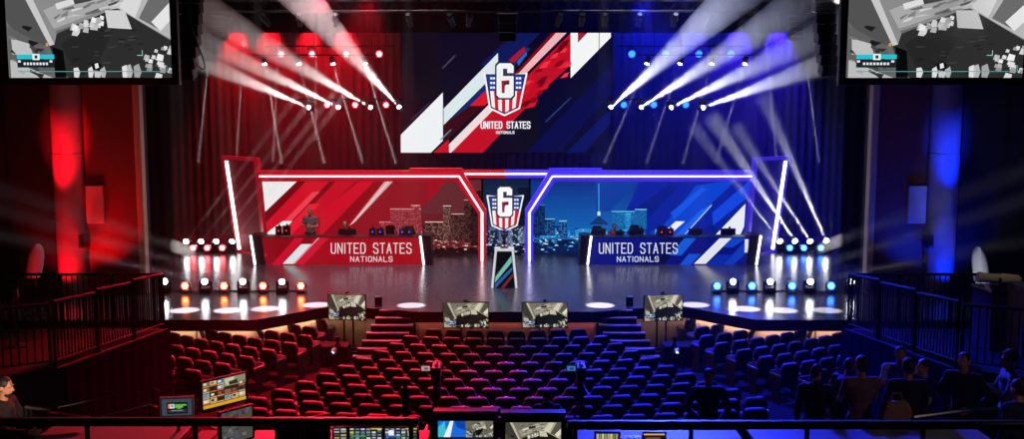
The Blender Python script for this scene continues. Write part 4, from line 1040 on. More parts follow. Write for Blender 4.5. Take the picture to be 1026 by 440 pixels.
for sgn, nm in ((-1, 'red'), (1, 'blue')):
    mb = MB(); y1 = 11.5
    yy = [RY0, 15.2, y1]
    for z_ in (0, 1):
        mb.add([Vector((sgn * (rx(y) if s_ == 0 else 16.4), y, (ramp_z(y) if z_ else F0))) for y in yy for s_ in (0, 1)], [(0, 1, 3, 2), (2, 3, 5, 4)])
    mb.add([Vector((sgn * rx(y), y, z)) for y in yy for z in (F0, ramp_z(y))], [(0, 1, 3, 2), (2, 3, 5, 4)])
    for y in (RY0, y1): mb.add([Vector((sgn * x, y, z)) for x, z in ((rx(y), F0), (16.4, F0), (16.4, ramp_z(y)), (rx(y), ramp_z(y)))], [(0, 1, 2, 3)])
    struct('side_ramp_floor_slab_' + ('left' if sgn < 0 else 'right'), mb, M['black'])
    mb = MB(); n = 60; vs = []
    for i in range(n + 1):
        y = RY0 + .03 - (RY0 - y1) * i / n; x = sgn * (rx(y) - .03 - .02 * math.sin(i * 1.9))
        vs += [(x, y, F0 + .02), (x, y, ramp_z(y) + .0)]
    mb.add(vs, [(2 * i, 2 * i + 2, 2 * i + 3, 2 * i + 1) for i in range(n)])
    vs = []; m_ = 40
    for i in range(m_ + 1):
        x = sgn * (RX - .03 + 9.2 * i / m_); y = RY0 + .03 + .02 * math.sin(i * 1.7); vs += [(x, y, .02), (x, y, ramp_z(RY0))]
    mb.add(vs, [(2 * i, 2 * i + 2, 2 * i + 3, 2 * i + 1) for i in range(m_)])
    o = obj('ramp_skirt', mb, M['skirt'], smooth=True); tag(o, 'dark cloth skirt hung along the %s side ramp' % nm, 'skirt')
    ys = [RY0 - .06, 18.45, 16.8, 15.17, 13.5]
    for i, (a, b) in enumerate(zip(ys, ys[1:])):
        barrier((sgn * (rx(a - .03) + .06), a - .03, ramp_z(a - .03)), (sgn * (rx(b + .03) + .06), b + .03, ramp_z(b + .03)), 1.16 - .045 * i, 'black barred railing on the %s side ramp, %s section from the stage' % (nm, ORD[i + 1]), 'railing sections on the %s side ramp' % nm)
    xs_ = [RX + .1, 8.2, 9.28, 10.36, 11.44]
    for i, (a, b) in enumerate(zip(xs_, xs_[1:])):
        ya, yb_ = RY0 - .02, RY0 - .02
        barrier((sgn * (a + .02), ya - .1, ramp_z(RY0) + .02), (sgn * (b - .02), yb_ - .1, ramp_z(RY0) + .02), 1.15, 'black barred crowd barrier before the %s lit wall, %s from the stage' % (nm, ORD[i + 1]), 'crowd barriers before the %s lit wall' % nm)
    # curved shell chairs standing by the wall
    p = P(35, 280, 24.5) if sgn < 0 else P(983, 288, 22.)
    p = P(34, 279, 25.5) if sgn < 0 else P(983.5, 287, 25.5)
    t = thing('curved_sail_panel', ('red' if sgn < 0 else 'white') + ' lit tall rounded shell panel on a stand behind the %s side railing' % nm, 'panel', (p.x, p.y, ZS))
    top = P(41, 245, 25.5) if sgn < 0 else P(979, 248, 25.5); h0, h1 = p.z - ZS, top.z - ZS
    wd = abs(P(43, 260, 25.5).x - P(27, 260, 25.5).x)
    mb = MB(); vs = []; nu, nv = 8, 14
    for s_ in (0, 1):
        for j in range(nv + 1):
            v = j / nv; hw = wd / 2 * (max(0.02, 1 - abs(2 * v - .8) ** 2.6 / 1.2 ** 2.6 * .98) ** .6)
            for i in range(nu + 1):
                u = -1 + 2 * i / nu; sk = -sgn * .18 * (v - .5)
                vs.append((u * hw + sk, .12 * u * u + .05 * s_, h0 + (h1 - h0) * v))
    fs = []; N_ = (nu + 1) * (nv + 1)
    for j in range(nv):
        for i in range(nu):
            a = j * (nu + 1) + i; fs.append((a, a + 1, a + nu + 2, a + nu + 1)); fs.append((N_ + a, N_ + a + nu + 1, N_ + a + nu + 2, N_ + a + 1))
    for j in range(nv):
        a, b = j * (nu + 1), (j + 1) * (nu + 1); fs.append((a, b, N_ + b, N_ + a)); a += nu; b += nu; fs.append((b, a, N_ + a, N_ + b))
    mb.add(vs, fs); obj('shell', mb, M['white'], t, smooth=True)
    obj('stand', MB().tube([(0, .1, 0), (0, .1, h0 + .25)], .03, 8).lathe([(.3, 0), (.3, .03), (.03, .05)], (0, .1, 0)), M['blackmetal'], t)
    spot('panel_lamp', (p.x + sgn * -.6, p.y - 1.6, ZS + .4), (p.x, p.y, (p.z + top.z) / 2), 60 if sgn < 0 else 80, R(42), '#ff1428' if sgn < 0 else '#e6ecff', .5, .05)
# blue side: black table with a follow spot, speaker case
p = P(994, 289, 17.2); t = thing('equipment_table', 'black draped table carrying a long projector lamp on the blue side ramp', 'table', (p.x + .35, 17.2, ramp_z(17.2)))
hh = p.z - ramp_z(17.2); obj('table_top', MB().box((.25, .1, hh - .02), (1.5, .8, .04)), M['plastic'], t, bevel=.01)
obj('table_cloth', MB().box((.25, .1, hh / 2 - .03), (1.44, .74, hh - .06)), M['drape'], t, bevel=.02)
t = thing('follow_spotlight', 'long pale projector lamp resting on the black draped table', 'stage light', (p.x + .05, 17.05, p.z))
d = Vector((-.97, .2, .04)).normalized()
obj('lamp_body', MB().lathe([(.05, -.35), (.09, -.3), (.1, -.05), (.085, 0), (.085, .28), (.1, .3), (.1, .36)], (0, 0, .2), d, 18), M['pale'], t)
obj('yoke', MB().box((-.05, 0, .07), (.34, .2, .05)).box((-.05, -.12, .14), (.05, .02, .2)).box((-.05, .12, .14), (.05, .02, .2)).box((0, 0, .025), (.4, .26, .05)), M['chrome'], t, bevel=.008)
obj('rear_handle', MB().tube([(.3, -.04, .2), (.62, -.08, .22)], .02, 8), M['chrome'], t)
t = thing('speaker_cabinet', 'large grey edged box cabinet at the end of the black draped table', 'speaker', (P(1020, 292, 16.5).x + .25, 16.5, ramp_z(16.5)))
obj('cabinet_body', MB().box((0, 0, .62), (.55, .6, 1.24)), mat('charcoal_cabinet', '#3c3a44', .6), t, bevel=.02)
obj('grille', MB().box((0, -.305, .62), (.48, .015, 1.1)), M['lensglass'], t)
spot('table_lamp', (p.x - .3, 16., p.z + 1.6), (p.x, 17.1, p.z), 10, R(50), '#fff0d8', .5, .05)
p = P(13.5, 292, 17.5); t = thing('clip_spotlight', 'small silver lamp clipped on the red side ramp railing', 'stage light', (p.x, 17.5, ramp_z(17.5)))
zl = p.z - ramp_z(17.5)
obj('lamp_stand', MB().tube([(0, 0, 0), (0, 0, zl + .1)], .02, 8).lathe([(.2, 0), (.2, .03), (.02, .05)]), M['blackmetal'], t)
obj('lamp_body', MB().lathe([(.04, -.16), (.07, -.12), (.08, .05), (.1, .1)], (0, 0, zl), (.1, -.5, .85), 16), M['chrome'], t)
spot('clip_lamp_fill', (p.x + .5, 16.3, p.z + 1.), (p.x, 17.5, p.z), 6, R(30), '#e6e8ff', .5, .04)
# ================================================================== people
def voxel(mb, name, vs, mats, parent, sm=2):
    me = mb.mesh(name + '_tmp', mats); o = bpy.data.objects.new(name + '_tmp', me); COL.objects.link(o)
    m = o.modifiers.new('r', 'REMESH'); m.mode = 'VOXEL'; m.voxel_size = vs; m.use_smooth_shade = True
    s = o.modifiers.new('s', 'SMOOTH'); s.factor = .5; s.iterations = sm
    dg = bpy.context.evaluated_depsgraph_get(); dg.update()
    out = bpy.data.meshes.new_from_object(o.evaluated_get(dg)); out.name = name
    bpy.data.objects.remove(o); bpy.data.meshes.remove(me)
    return obj(name, out, None, parent)
def person(label, loc, rz, shirt, trousers, hair, pose='stand', sc_=1., sleeve=1., arms='relaxed', turn=0., nod=0., beard=None, hood=False, lean=(0, 0), vs=.011, curly=False, cap=None, group=None):
    t = thing('person', label, 'person', loc, rz, group)
    V = Vector
    J = {}
    if pose == 'stand':
        J.update(pel=V((0, 0, .95)), hip=V((.095, 0, .92)), kn=V((.11, .03, .5)), an=V((.115, -.02, .09)), toe=V((.14, .15, .035)))
    else:
        J.update(pel=V((0, 0, .53)), hip=V((.1, .03, .52)), kn=V((.14, .44, .53)), an=V((.14, .42, .09)), toe=V((.15, .58, .035)))
    pz = J['pel'].z; lx, ly = lean
    def up(x, y, z): k = (z - .95) / .7; return V((x + lx * k, y + ly * k, z - .95 + pz))
    J.update(wai=up(0, .0, 1.1), che=up(0, .0, 1.29), nek=up(0, -.01, 1.47), hed=up(0, .025, 1.64))
    for s in (-1, 1):
        J['sh%d' % s] = up(s * .185, -.01, 1.42)
        if arms == 'relaxed': e, w_ = up(s * .25, -.04, 1.14), up(s * .25, .07, .91)
        elif arms == 'folded': e, w_ = up(s * .26, .03, 1.15), up(s * .06, .24, 1.17 + .02 * s)
        elif arms == 'belt': e, w_ = up(s * .33, -.05, 1.16), up(s * .15, .15, 1.02)
        elif arms == 'desk': e, w_ = up(s * .25, .12, 1.16), up(s * .17, .36, 1.13)
        elif arms == 'phone': e, w_ = up(s * .24, .1, 1.17), up(s * .08, .3, 1.27)
        J['el%d' % s], J['wr%d' % s] = e, w_
    hd = J['hed']; hr = Matrix.Rotation(turn, 3, 'Z') @ Matrix.Rotation(nod, 3, 'X')
    H = lambda x, y, z: hd + hr @ V((x, y, z))
    def torso(mb, g):
        mb.capsule(J['sh-1'], J['sh1'], .062 + g, .062 + g)
        mb.ball(J['che'], 1, (.165 + g, .108 + g, .19 + g)); mb.ball(J['wai'], 1, (.142 + g, .1 + g, .17 + g)); mb.ball(J['pel'], 1, (.158 + g, .112 + g, .12 + g))
        mb.capsule(J['nek'] - V((0, 0, .06)), (J['che'] + J['nek']) / 2, .075 + g, .12 + g)
    b = MB(); torso(b, 0)
    b.capsule(J['nek'] - V((0, 0, .04)), hd - V((0, .01, .06)), .058, .052)
    b.ball(H(0, -.005, .03), 1, (.074, .094, .092), rot=hr); b.ball(H(0, .02, -.035), 1, (.06, .07, .075), rot=hr); b.ball(H(0, .045, -.085), 1, (.035, .035, .025), rot=hr)
    b.capsule(H(0, .09, .02), H(0, .108, -.022), .008, .015); b.ball(H(0, .083, -.055), 1, (.024, .012, .01), rot=hr)
    for s in (-1, 1):
        b.ball(H(s * .075, -.01, -.005), 1, (.012, .022, .033), rot=hr); b.ball(H(s * .03, .082, .032), 1, (.02, .014, .007), rot=hr)
        b.capsule(J['sh%d' % s], J['el%d' % s], .048, .038); b.capsule(J['el%d' % s], J['wr%d' % s], .038, .025)
        d = (J['wr%d' % s] - J['el%d' % s]).normalized(); x, y, _ = frame_for(d); w_ = J['wr%d' % s]
        nrm = x if abs(x.x) > abs(y.x) else y; lat = d.cross(nrm).normalized()
        if nrm.x * s > 0: nrm = -nrm
        b.capsule(w_ + d * .02 + lat * .018, w_ + d * .075 + lat * .024, .017, .015, 8); b.capsule(w_ + d * .02 - lat * .018, w_ + d * .075 - lat * .024, .017, .015, 8); b.capsule(w_ + d * .01, w_ + d * .08, .02, .017, 8)
        for q, (o_, L) in enumerate(((-.036, .06), (-.012, .074), (.012, .08), (.036, .07))):
            p0 = w_ + d * .08 + lat * o_; p1 = p0 + d * L * .55 + nrm * .012; p2 = p1 + d * L * .4 + nrm * .03
            b.capsule(p0, p1, .0095, .009, 8); b.capsule(p1, p2, .009, .0075, 8)
        th = w_ + d * .03 + lat * .028; b.capsule(th, th + d * .035 + lat * .035 + nrm * .01, .012, .0095, 8); b.capsule(th + d * .035 + lat * .035 + nrm * .01, th + d * .065 + lat * .042 + nrm * .02, .0095, .008, 8)
        m = lambda j: V((J[j].x * s, J[j].y, J[j].z))
        b.capsule(m('hip'), m('kn'), .078, .055); b.capsule(m('kn'), m('an'), .054, .038); b.capsule(m('an') - V((0, .03, .03)), m('toe'), .035, .03)
    voxel(b, 'body', vs, M['skin'], t)
    c = MB(); torso(c, .016)
    for s in (-1, 1):
        c.capsule(J['sh%d' % s], J['el%d' % s] if sleeve > .5 else J['sh%d' % s].lerp(J['el%d' % s], .6), .064, .054)
        if sleeve > .8: c.capsule(J['el%d' % s], J['el%d' % s].lerp(J['wr%d' % s], .92), .053, .04)
    if hood: c.ball(J['nek'] + V((0, -.06, .02)), 1, (.12, .09, .07)); 
    voxel(c, 'shirt', .014, shirt, t)
    c = MB()
    c.ball(J['pel'] - V((0, 0, .02)), 1, (.172, .126, .11))
    for s in (-1, 1):
        m = lambda j: V((J[j].x * s, J[j].y, J[j].z))
        c.capsule(m('hip'), m('kn'), .095, .072); c.capsule(m('kn'), m('an') + V((0, 0, .03)), .07, .058)
    voxel(c, 'trousers', .016, trousers, t)
    for s in (-1, 1):
        m = lambda j: V((J[j].x * s, J[j].y, J[j].z))
        c = MB().capsule(m('an') - V((0, .04, .045)), m('toe') + V((0, .02, .01)), .046, .042); voxel(c, 'shoe', .012, M['blackcloth'], t)
    c = MB()
    if curly:
        rg = random.Random(3)
        for k in range(46):
            a, e = rg.uniform(0, 2 * PI), rg.uniform(.0, 1.5); v = V((math.cos(a) * math.cos(e) * .085, math.sin(a) * math.cos(e) * .1 - .02, math.sin(e) * .1 + .03))
            if v.y > .05 and v.z < .08: continue
            c.ball(hd + hr @ v, .03, n=8)
    c.ball(H(0, -.016, .045), 1, (.084, .098, .09), rot=hr)
    if not curly: c.ball(H(0, -.05, .0), 1, (.075, .062, .085), rot=hr)
    # keep the face free of hair
    o = voxel(c, 'hair', .01, hair, t)
    bm = bmesh.new(); bm.from_mesh(o.data); hi = hr.inverted()
    kill = [v for v in bm.verts if (lambda q: q.y > .058 and q.z < .085)(hi @ (v.co - hd))]
    bmesh.ops.delete(bm, geom=kill, context='VERTS'); bm.to_mesh(o.data); bm.free()
    if beard:
        c = MB().ball(H(0, .038, -.082), 1, (.052, .052, .04), rot=hr); voxel(c, 'beard', .009, beard, t)
    if cap: 
        c = MB().ball(H(0, -.01, .06), 1, (.09, .105, .085), rot=hr).ball(H(0, .1, .055), 1, (.07, .07, .012), rot=hr); voxel(c, 'cap', .01, cap, t)
    t.scale = (sc_,) * 3
    return t
FZ = 1.2
def st(px, ytop, k, floor=FZ):               # where someone of scale k stands whose crown shows at (px, ytop)
    r = ray(px, ytop); d = (CAM.z - floor - 1.765 * k) / (-r.z / r.y); return (P(px, ytop, d).x, d, floor)
def at(px, y, z): return (P(px, 300, y).x, y, z)
# on stage
person('standing caster in pale marl shirt behind the red desk', at(312.5, 35.42, ZS), PI, M['greycloth'], M['blackcloth'], M['blond'], arms='folded', sc_=1.06, sleeve=.4, beard=M['blond'], turn=R(6))
person('seated fair haired person in black behind a monitor on the red desk', at(347, 35.5, ZS), PI, M['blackcloth'], M['blackcloth'], M['blond'], pose='sit', arms='desk', sc_=1.03)
person('seated dark haired person in red shirt behind the blue desk', at(614.5, 35.5, ZS), PI + .2, M['redcloth'], M['blackcloth'], M['hair'], pose='sit', arms='desk', sc_=.96, turn=R(-15))
# at the control platform
person('standing usher in dark clothes facing away from the stage among the blue lit seats', at(712, 15.0, row_z(12)), PI, M['navycloth'], M['blackcloth'], M['hair'], arms='belt', sc_=1.05, nod=R(-14), turn=R(-10))
person('dark hooded person seen from behind beside the centre monitors', at(548.5, 15.0, row_z(12)), 0, M['blackcloth'], M['blackcloth'], M['hair'], hood=True, sc_=.86)
person('bearded man in black shown in profile at the red side control desk', st(2, 378, 1.07), -PI / 2, M['blackcloth'], M['blackcloth'], M['hair'], arms='desk', sc_=1.07, beard=M['hair'], nod=R(-8))
person('person in black hoodie with bowed head, nearest the blue centre seats', st(818.5, 366, .98), R(-12), M['blackcloth'], M['blackcloth'], M['hair'], hood=True, sc_=.98, nod=R(-22), turn=R(-40))
person('hunched person in grey seen beyond the brown shirted man', st(842, 361, .93), R(-60), M['navycloth'], M['denim'], M['hair'], sc_=.93, lean=(0, .2), nod=R(-20))
person('broad backed man in brown shirt seen from behind on the blue side', st(864, 357, 1.08), R(4), M['tancloth'], M['blackcloth'], M['hair'], sc_=1.08, sleeve=.4, arms='phone')
person('bearded man in white shirt facing the camera on the blue side', st(902.5, 347, 1.0), PI - R(15), M['whitecloth'], M['denim'], M['hair'], sc_=1.0, beard=M['hair'], sleeve=.4, arms='folded')
person('dark clothed man seen from behind before the white shirted man', st(911, 359, 1.08), R(-8), M['blackcloth'], M['blackcloth'], M['hair'], sc_=1.08, arms='phone')
person('man with short dark hair in profile beside the dark clothed man', st(927, 360, .97), PI / 2 + R(15), M['navycloth'], M['denim'], M['hair'], sc_=.97, arms='phone', sleeve=.4)
person('man in open dark jacket standing before the blue side railing', st(967, 353, 1.05), PI - R(40), M['blackcloth'], M['blackcloth'], M['hair'], sc_=1.05, arms='belt')
person('person with fair curly hair in pale shirt by the blue side railing', st(1013, 352, 1.06), PI / 2 - R(10), M['greycloth'], M['denim'], M['greyhair'], sc_=1.06, curly=True, arms='phone')
person('dark haired person in navy cut by the blue edge of view', st(1022, 380, 1.05), R(20), M['navycloth'], M['blackcloth'], M['hair'], sc_=1.05)

# ================================================================== desks on the stage: monitors, chairs
def desktop_monitor(px0, px1, ytop, label, group, logo=None, d=34.35, n=1):
    z0 = P(400, 238, 34.1).z + .04
    a, b = P(px0, ytop, d), P(px1, ytop, d); a.z += .05; h_ = a.z - z0; w_ = b.x - a.x
    t = thing('desktop_monitor', label, 'monitor', ((a.x + b.x) / 2, d, z0), 0, group)
    obj('monitor_body', MB().box((0, 0, h_ / 2 + .01), (w_, .05, h_ - .02)).box((0, -.03, h_ * .55), (w_ * .5, .03, h_ * .5)), M['plastic'], t, bevel=.012)
    obj('stand', MB().box((0, .02, .05), (.06, .04, .1)).box((0, .0, .01), (.26, .18, .02)), M['plastic'], t, bevel=.006)
    obj('webcam', MB().box((w_ * .1, 0, h_ + .025), (.07, .04, .05)).bar((w_ * .1, 0, h_), (w_ * .1, 0, h_ + .09), .016), M['plastic'], t)
    if logo: obj('logo_light', MB().lathe([(.03, 0), (.03, .008)], (0, -.045, h_ * .5), (0, -1, 0), 12), logo, t)
for px0, px1, yt, i in ((276, 282.5, 228, 1), (283, 291, 227.5, 2), (340, 357, 230.5, 3), (370, 376.5, 230, 4), (377.3, 384.5, 230, 5), (400, 406, 230, 6), (406.8, 413.5, 230, 7)):
    desktop_monitor(px0, px1, yt, 'black monitor seen from behind on the red desk, %s from the tower end' % ORD[i], 'monitors on the red desk', M['bluebutton'] if i > 3 else M['redbutton'] if i < 3 else None)
for px0, px1, yt, i in ((722, 737, 230.3, 1), (690, 704, 230.3, 2), (667.5, 675, 230.3, 3), (659, 666.5, 230.3, 4), (639, 645, 230.3, 5), (631, 638, 230.3, 6), (616.5, 625, 232.5, 7), (595, 607, 230.3, 8)):
    desktop_monitor(px0, px1, yt, 'black monitor seen from behind on the blue desk, %s from the tower end' % ORD[i], 'monitors on the blue desk', M['redbutton'] if i in (3, 4) else None)
def gaming_chair(px, ytop, label, m1, m2, d=35.75):
    a = P(px, ytop, d); t = thing('swivel_chair', label, 'chair', (a.x, d, ZS), PI); h_ = a.z - ZS
    obj('seat', MB().box((0, .0, .48), (.5, .5, .1)), m1, t, bevel=.04)
    bk = obj('backrest', MB().prism([(-.2, -.25, .5), (.2, -.25, .5), (.25, -.28, h_ - .3), (.15, -.3, h_), (-.15, -.3, h_), (-.25, -.28, h_ - .3)], (0, -.08, 0)), m1, t, bevel=.03)
    for s in (-1, 1): obj('armrest', MB().box((s * .29, -.02, .68), (.06, .28, .04)).box((s * .29, -.05, .57), (.04, .05, .2)), m2, t, bevel=.01)
    obj('side_stripe', MB().prism([(-.215, -.235, .6), (-.15, -.235, .6), (-.17, -.27, h_ - .12), (-.225, -.27, h_ - .3)], (0, .012, 0)).prism([(.215, -.235, .6), (.15, -.235, .6), (.17, -.27, h_ - .12), (.225, -.27, h_ - .3)], (0, .012, 0)), m2, t)
    obj('column', MB().tube([(0, 0, .08), (0, 0, .44)], .03, 10), M['blackmetal'], t)
    mb = MB()
    for k in range(5): a = k * 2 * PI / 5; mb.bar((0, 0, .08), (.3 * math.cos(a), .3 * math.sin(a), .05), .05, .03)
    obj('star_base', mb, M['blackmetal'], t)
    for k in range(5): a = k * 2 * PI / 5; obj('caster', MB().ball((.3 * math.cos(a), .3 * math.sin(a), .028), .027, n=8), M['blackmetal'], t)
gaming_chair(390, 227, 'black and white swivel chair behind the red desk', M['blackcloth'], M['whitecloth'])
gaming_chair(409, 227.5, 'dark swivel chair behind the red desk end nearest the trophy', M['blackcloth'], M['plastic'])
gaming_chair(599, 227.5, 'dark swivel chair behind the blue desk end nearest the trophy', M['blackcloth'], M['plastic'])
gaming_chair(637, 226.5, 'dark swivel chair behind the middle of the blue desk', M['blackcloth'], M['plastic'])
gaming_chair(665, 227.5, 'dark pale striped swivel chair behind the white lettering end of the blue desk', M['blackcloth'], M['whitecloth'])

# ================================================================== control platform in the foreground
def rail(x0, x1, ytop, d, label, legs):
    a, b = P(x0, ytop, d), P(x1, ytop, d); z = a.z
    t = thing('guard_rail', label, 'railing', ((a.x + b.x) / 2, d, FZ)); L = b.x - a.x
    obj('top_rail', MB().box((0, 0, z - FZ - .05), (L, .12, .1)), M['blackmetal'], t, bevel=.03)
    obj('lower_rail', MB().tube([(-L / 2, 0, .62), (L / 2, 0, .62)], .03, 8), M['blackmetal'], t)
    for i in range(legs):
        x = -L / 2 + .1 + (L - .2) * i / (legs - 1); obj('post', MB().tube([(x, 0, 0), (x, 0, z - FZ - .1)], .03, 8), M['blackmetal'], t)
rail(-30, 420, 418.5, 11.4, 'thick black guard rail with red sheen along the control platform', 5)
rail(568, 1050, 421.5, 11.4, 'thick black guard rail with blue sheen along the control platform', 5)
def table(x0, x1, y0, y1, z, label, top=None):
    a, b = P(x0, 430, y0).x, P(x1, 430, y0).x
    t = thing('control_table', label, 'table', ((a + b) / 2, (y0 + y1) / 2, FZ)); w_, d_ = b - a, y1 - y0
    obj('table_top', MB().box((0, 0, z - FZ - .02), (w_, d_, .04)), top or M['tabletop'], t, bevel=.006)
    for sx in (-1, 1):
        for sy in (-1, 1): obj('leg', MB().box((sx * (w_ / 2 - .05), sy * (d_ / 2 - .05), (z - FZ - .04) / 2), (.05, .05, z - FZ - .04)), M['blackmetal'], t)
    return t
table(20, 170, 11.75, 12.9, 2.36, 'long grey control table on the red side behind the guard rail', M['palelam'])
table(172, 424, 11.75, 12.9, 2.2, 'grey control table carrying angled monitors and a mixing desk')
table(430, 572, 12.0, 13.0, 2.06, 'black control table carrying the two centre monitors')
table(580, 760, 11.75, 12.9, 2.2, 'grey control table on the blue side nearest the centre monitors')
table(764, 1010, 11.75, 12.9, 2.34, 'long grey control table with papers on the blue side', M['palelam'])
def free_monitor(UL, UR, hgt, label, items, zt, body=None, border=.02, cat='monitor', material=None):
    """a monitor on a foot, from its two upper picture corners."""
    c = (UL + UR) / 2; dx = UR - UL; rz = math.atan2(dx.y, dx.x); w_ = math.hypot(dx.x, dx.y)
    t = thing('control_monitor', label, cat, (c.x, c.y, c.z - hgt / 2), rz)
    fill_screen(t, w_, hgt, items, border, .045, material)
    if body is not None:
        for ch in t.children:
            if ch.name.startswith('bezel'): ch.data.materials[0] = body
    zf = zt - (c.z - hgt / 2)
    obj('stand', MB().tube([(0, .07, zf + .02), (0, .07, -.02)], .022, 8).box((0, .06, 0), (.12, .04, .12)), M['blackmetal'], t); obj('stand_base', MB().box((0, .09, zf + .012), (.26, .2, .024)), M['blackmetal'], t, bevel=.006)
    return t
rg = random.Random(2)
multi = [(UNIT, '#2a2018', 0), (rect(0, .88, 1, 1), '#d8a020', 1), (rect(.45, .0, 1, .34), '#8c8468', 1), ([(.5, .05), (.75, .02), (.7, .3), (.55, .3)], '#c8bc98', 2), ([(.6, .18), (.8, .14), (.82, .3), (.62, .3)], '#2c2c28', 3)]
for r_ in range(4):
    for c_ in range(6):
        if r_ == 0 and c_ > 2 or r_ == 1 and c_ > 2 and c_ < 5: continue
        x, y = .01 + c_ * .165, .02 + r_ * .215
        multi.append((rect(x, y, x + .15, y + .14), rg.choice(['#6c6450', '#b8a888', '#3a3a34', '#b03040', '#3a70b0', '#c8b890', '#2c241c', '#8a9aa0']), 2))
        multi.append((rect(x + .02, y + .03, x + .09, y + .11), rg.choice(['#d8ccb0', '#c04040', '#4a88c8', '#241c18', '#e0d8c8']), 3)); multi.append((rect(x, y + .15, x + .15, y + .19), rg.choice(['#e08a30', '#e0a060', '#c86a20', '#d8a080']), 2))
free_monitor(P(202, 383.5, 12.75), P(245.5, 374, 13.25), .37, 'large angled monitor with yellow barred grid of pictures', multi, 2.18)
edit = [(UNIT, '#3c4650', 0), (rect(.16, .22, .86, .92), '#101418', 1), (rect(.2, .32, .42, .58), '#d8d8dc', 2), (rect(.2, .32, .26, .58), '#e07030', 3), (rect(.3, .36, .38, .5), '#8088a0', 3), (rect(.44, .34, .82, .44), '#58b838', 2), (rect(.44, .46, .7, .54), '#7cc850', 2), (rect(.5, .56, .64, .62), '#58b838', 2), (rect(.2, .66, .82, .84), '#2c3238', 2), (rect(.3, .7, .7, .74), '#8a9098', 3)]
silver = mat('silver_bezel', '#a8acb4', .4, emit='#8c949c', strength=.0)
free_monitor(P(162, 400, 12.35), P(192, 399, 12.4), .22, 'small silver framed monitor showing green blocks', edit, 2.18, silver, .025)
greyv = [(UNIT, '#4a4844', 0)] + [(rect(x, y, x + rg.uniform(.04, .14), y + rg.uniform(.04, .12)), rg.choice(['#5c5a52', '#3c3c3a', '#6a685e', '#34343a', '#4a5468']), 1 + .02 * k) for k, (x, y) in enumerate([(rg.uniform(0, .88), rg.uniform(0, .9)) for _ in range(46)])]
free_monitor(P(221, 417, 12.15), P(252, 404, 12.5), .42, 'dull grey angled monitor below the yellow barred one', greyv, 2.18)
t = thing('console_cover', 'long black raised console lid with red sheen near the rail', 'lid', (P(303, 420, 12.2).x, 12.2, 2.2))
obj('lid_panel', MB().prism([(-.36, 0, .08), (.33, .12, .08), (.33, .12, .42), (-.36, 0, .31)], (0, .06, 0)), M['blackmetal'], t, bevel=.01); obj('lid_base', MB().box((0, .06, .04), (.74, .4, .08)), M['blackmetal'], t, bevel=.01)
for k, (x0, x1, wh) in enumerate(((334.5, 348, 'dark'), (350, 383, 'green and yellow'), (385.5, 418, 'blue and yellow'))):
    a, b = P(x0, 428.6, 12.3), P(x1, 428.6, 12.3); its = [(UNIT, '#23262a', 0)]
    rk = random.Random(40 + k); n_ = max(2, int((x1 - x0) / 5))
    for i in range(n_):
        for j in range(4):
            its.append((rect(i / n_ + .02, .06 + j * .23, (i + .8) / n_, .06 + j * .23 + rk.uniform(.06, .18)), rk.choice(['#8a9096', '#c8ccd0', '#4a8a4a', '#c8b040', '#3c4a58', '#5a78a8'] if k else ['#8a8e92', '#b8bcc0', '#5a5e62', '#b8a850']), 1))
    if k: its += [(rect(.65, .0, 1, .12), '#d8b030', 2), (rect(.05, .62, .5, .72), '#3c9838' if k == 1 else '#3a6ac0', 2)]
    if k == 2: its += [(rect(.12, .2, .28, .6), '#e8f0ff', 3), (rect(.72, .25, .86, .65), '#dfe8ff', 3)]
    free_monitor(a, b, .17, '%s lit mixing console display behind the red sheened rail, %s from the lid' % (wh, ORD[k + 1]), its, 2.18)
# the two centre monitors in plum edged rack cases
pgm = [(UNIT, '#0c0c10', 0), (rect(0, 0, .5, .52), '#1c6ad8', 1), ([(.0, .52), (.0, .2), (.12, .0), (.16, .52)], '#3ac0d8', 2), ([(.1, .52), (.22, .0), (.28, .0), (.22, .52)], '#e8f4f8', 3), ([(.3, 0), (.5, 0), (.5, .3), (.34, .2)], '#0c44a8', 2)]
pgm += [([(.5 + u * .5, v * .52) for u, v in it[0]], it[1], 4 + it[2] * .3) for it in [i for i in WARM if True] if all(-.02 <= u <= 1.02 and -.02 <= v <= 1.02 for u, v in it[0])]
for i in range(4):
    pgm.append((rect(i * .25 + .005, .55, i * .25 + .24, .97), rg.choice(['#301018', '#18204a', '#281428', '#101c30']), 1)); pgm.append((rect(i * .25 + .03, .6, i * .25 + .2, .75), ['#c02030', '#2a4aa8', '#5a6a90', '#a83048'][i], 2)); pgm.append((rect(i * .25 + .08, .66, i * .25 + .16, .8), '#e0d0d4', 3))
for x0, x1, yt, its, lab in ((434, 499, 412.5, pgm, 'rack cased centre monitor showing blue and pale pictures with thumbnails'), (501.5, 567, 414, WARM, 'rack cased centre monitor showing one pale room picture')):
    d = 12.35; a, b = P(x0, yt, d), P(x1, yt, d); w_ = b.x - a.x; h_ = a.z - 2.06
    t = thing('rack_monitor', lab, 'monitor', ((a.x + b.x) / 2, d, 2.06 + h_ / 2))
    obj('rack_case', MB().box((0, .1, 0), (w_, .16, h_)), M['plastic'], t, bevel=.01)
    obj('case_edge', MB().box((0, .0, h_ / 2 - .012), (w_, .08, .05)).box((-w_ / 2 + .012, 0, -.02), (.024, .08, h_ - .06)).box((w_ / 2 - .012, 0, -.02), (.024, .08, h_ - .06)), M['magenta'], t, bevel=.006)
    sw, sh = w_ - .13, h_ - .16
    mb = MB().box((0, .0, -.03), (sw + .05, .06, sh + .05)); obj('bezel', mb, M['plastic'], t, bevel=.008)
    art('screen_picture', lambda p: Vector(((p[0] - .5) * sw, -.03, (.5 - p[1]) * sh - .035)), (0, -1, 0), its, M['screen'], t, UNIT, eps=.0006, base=.004)
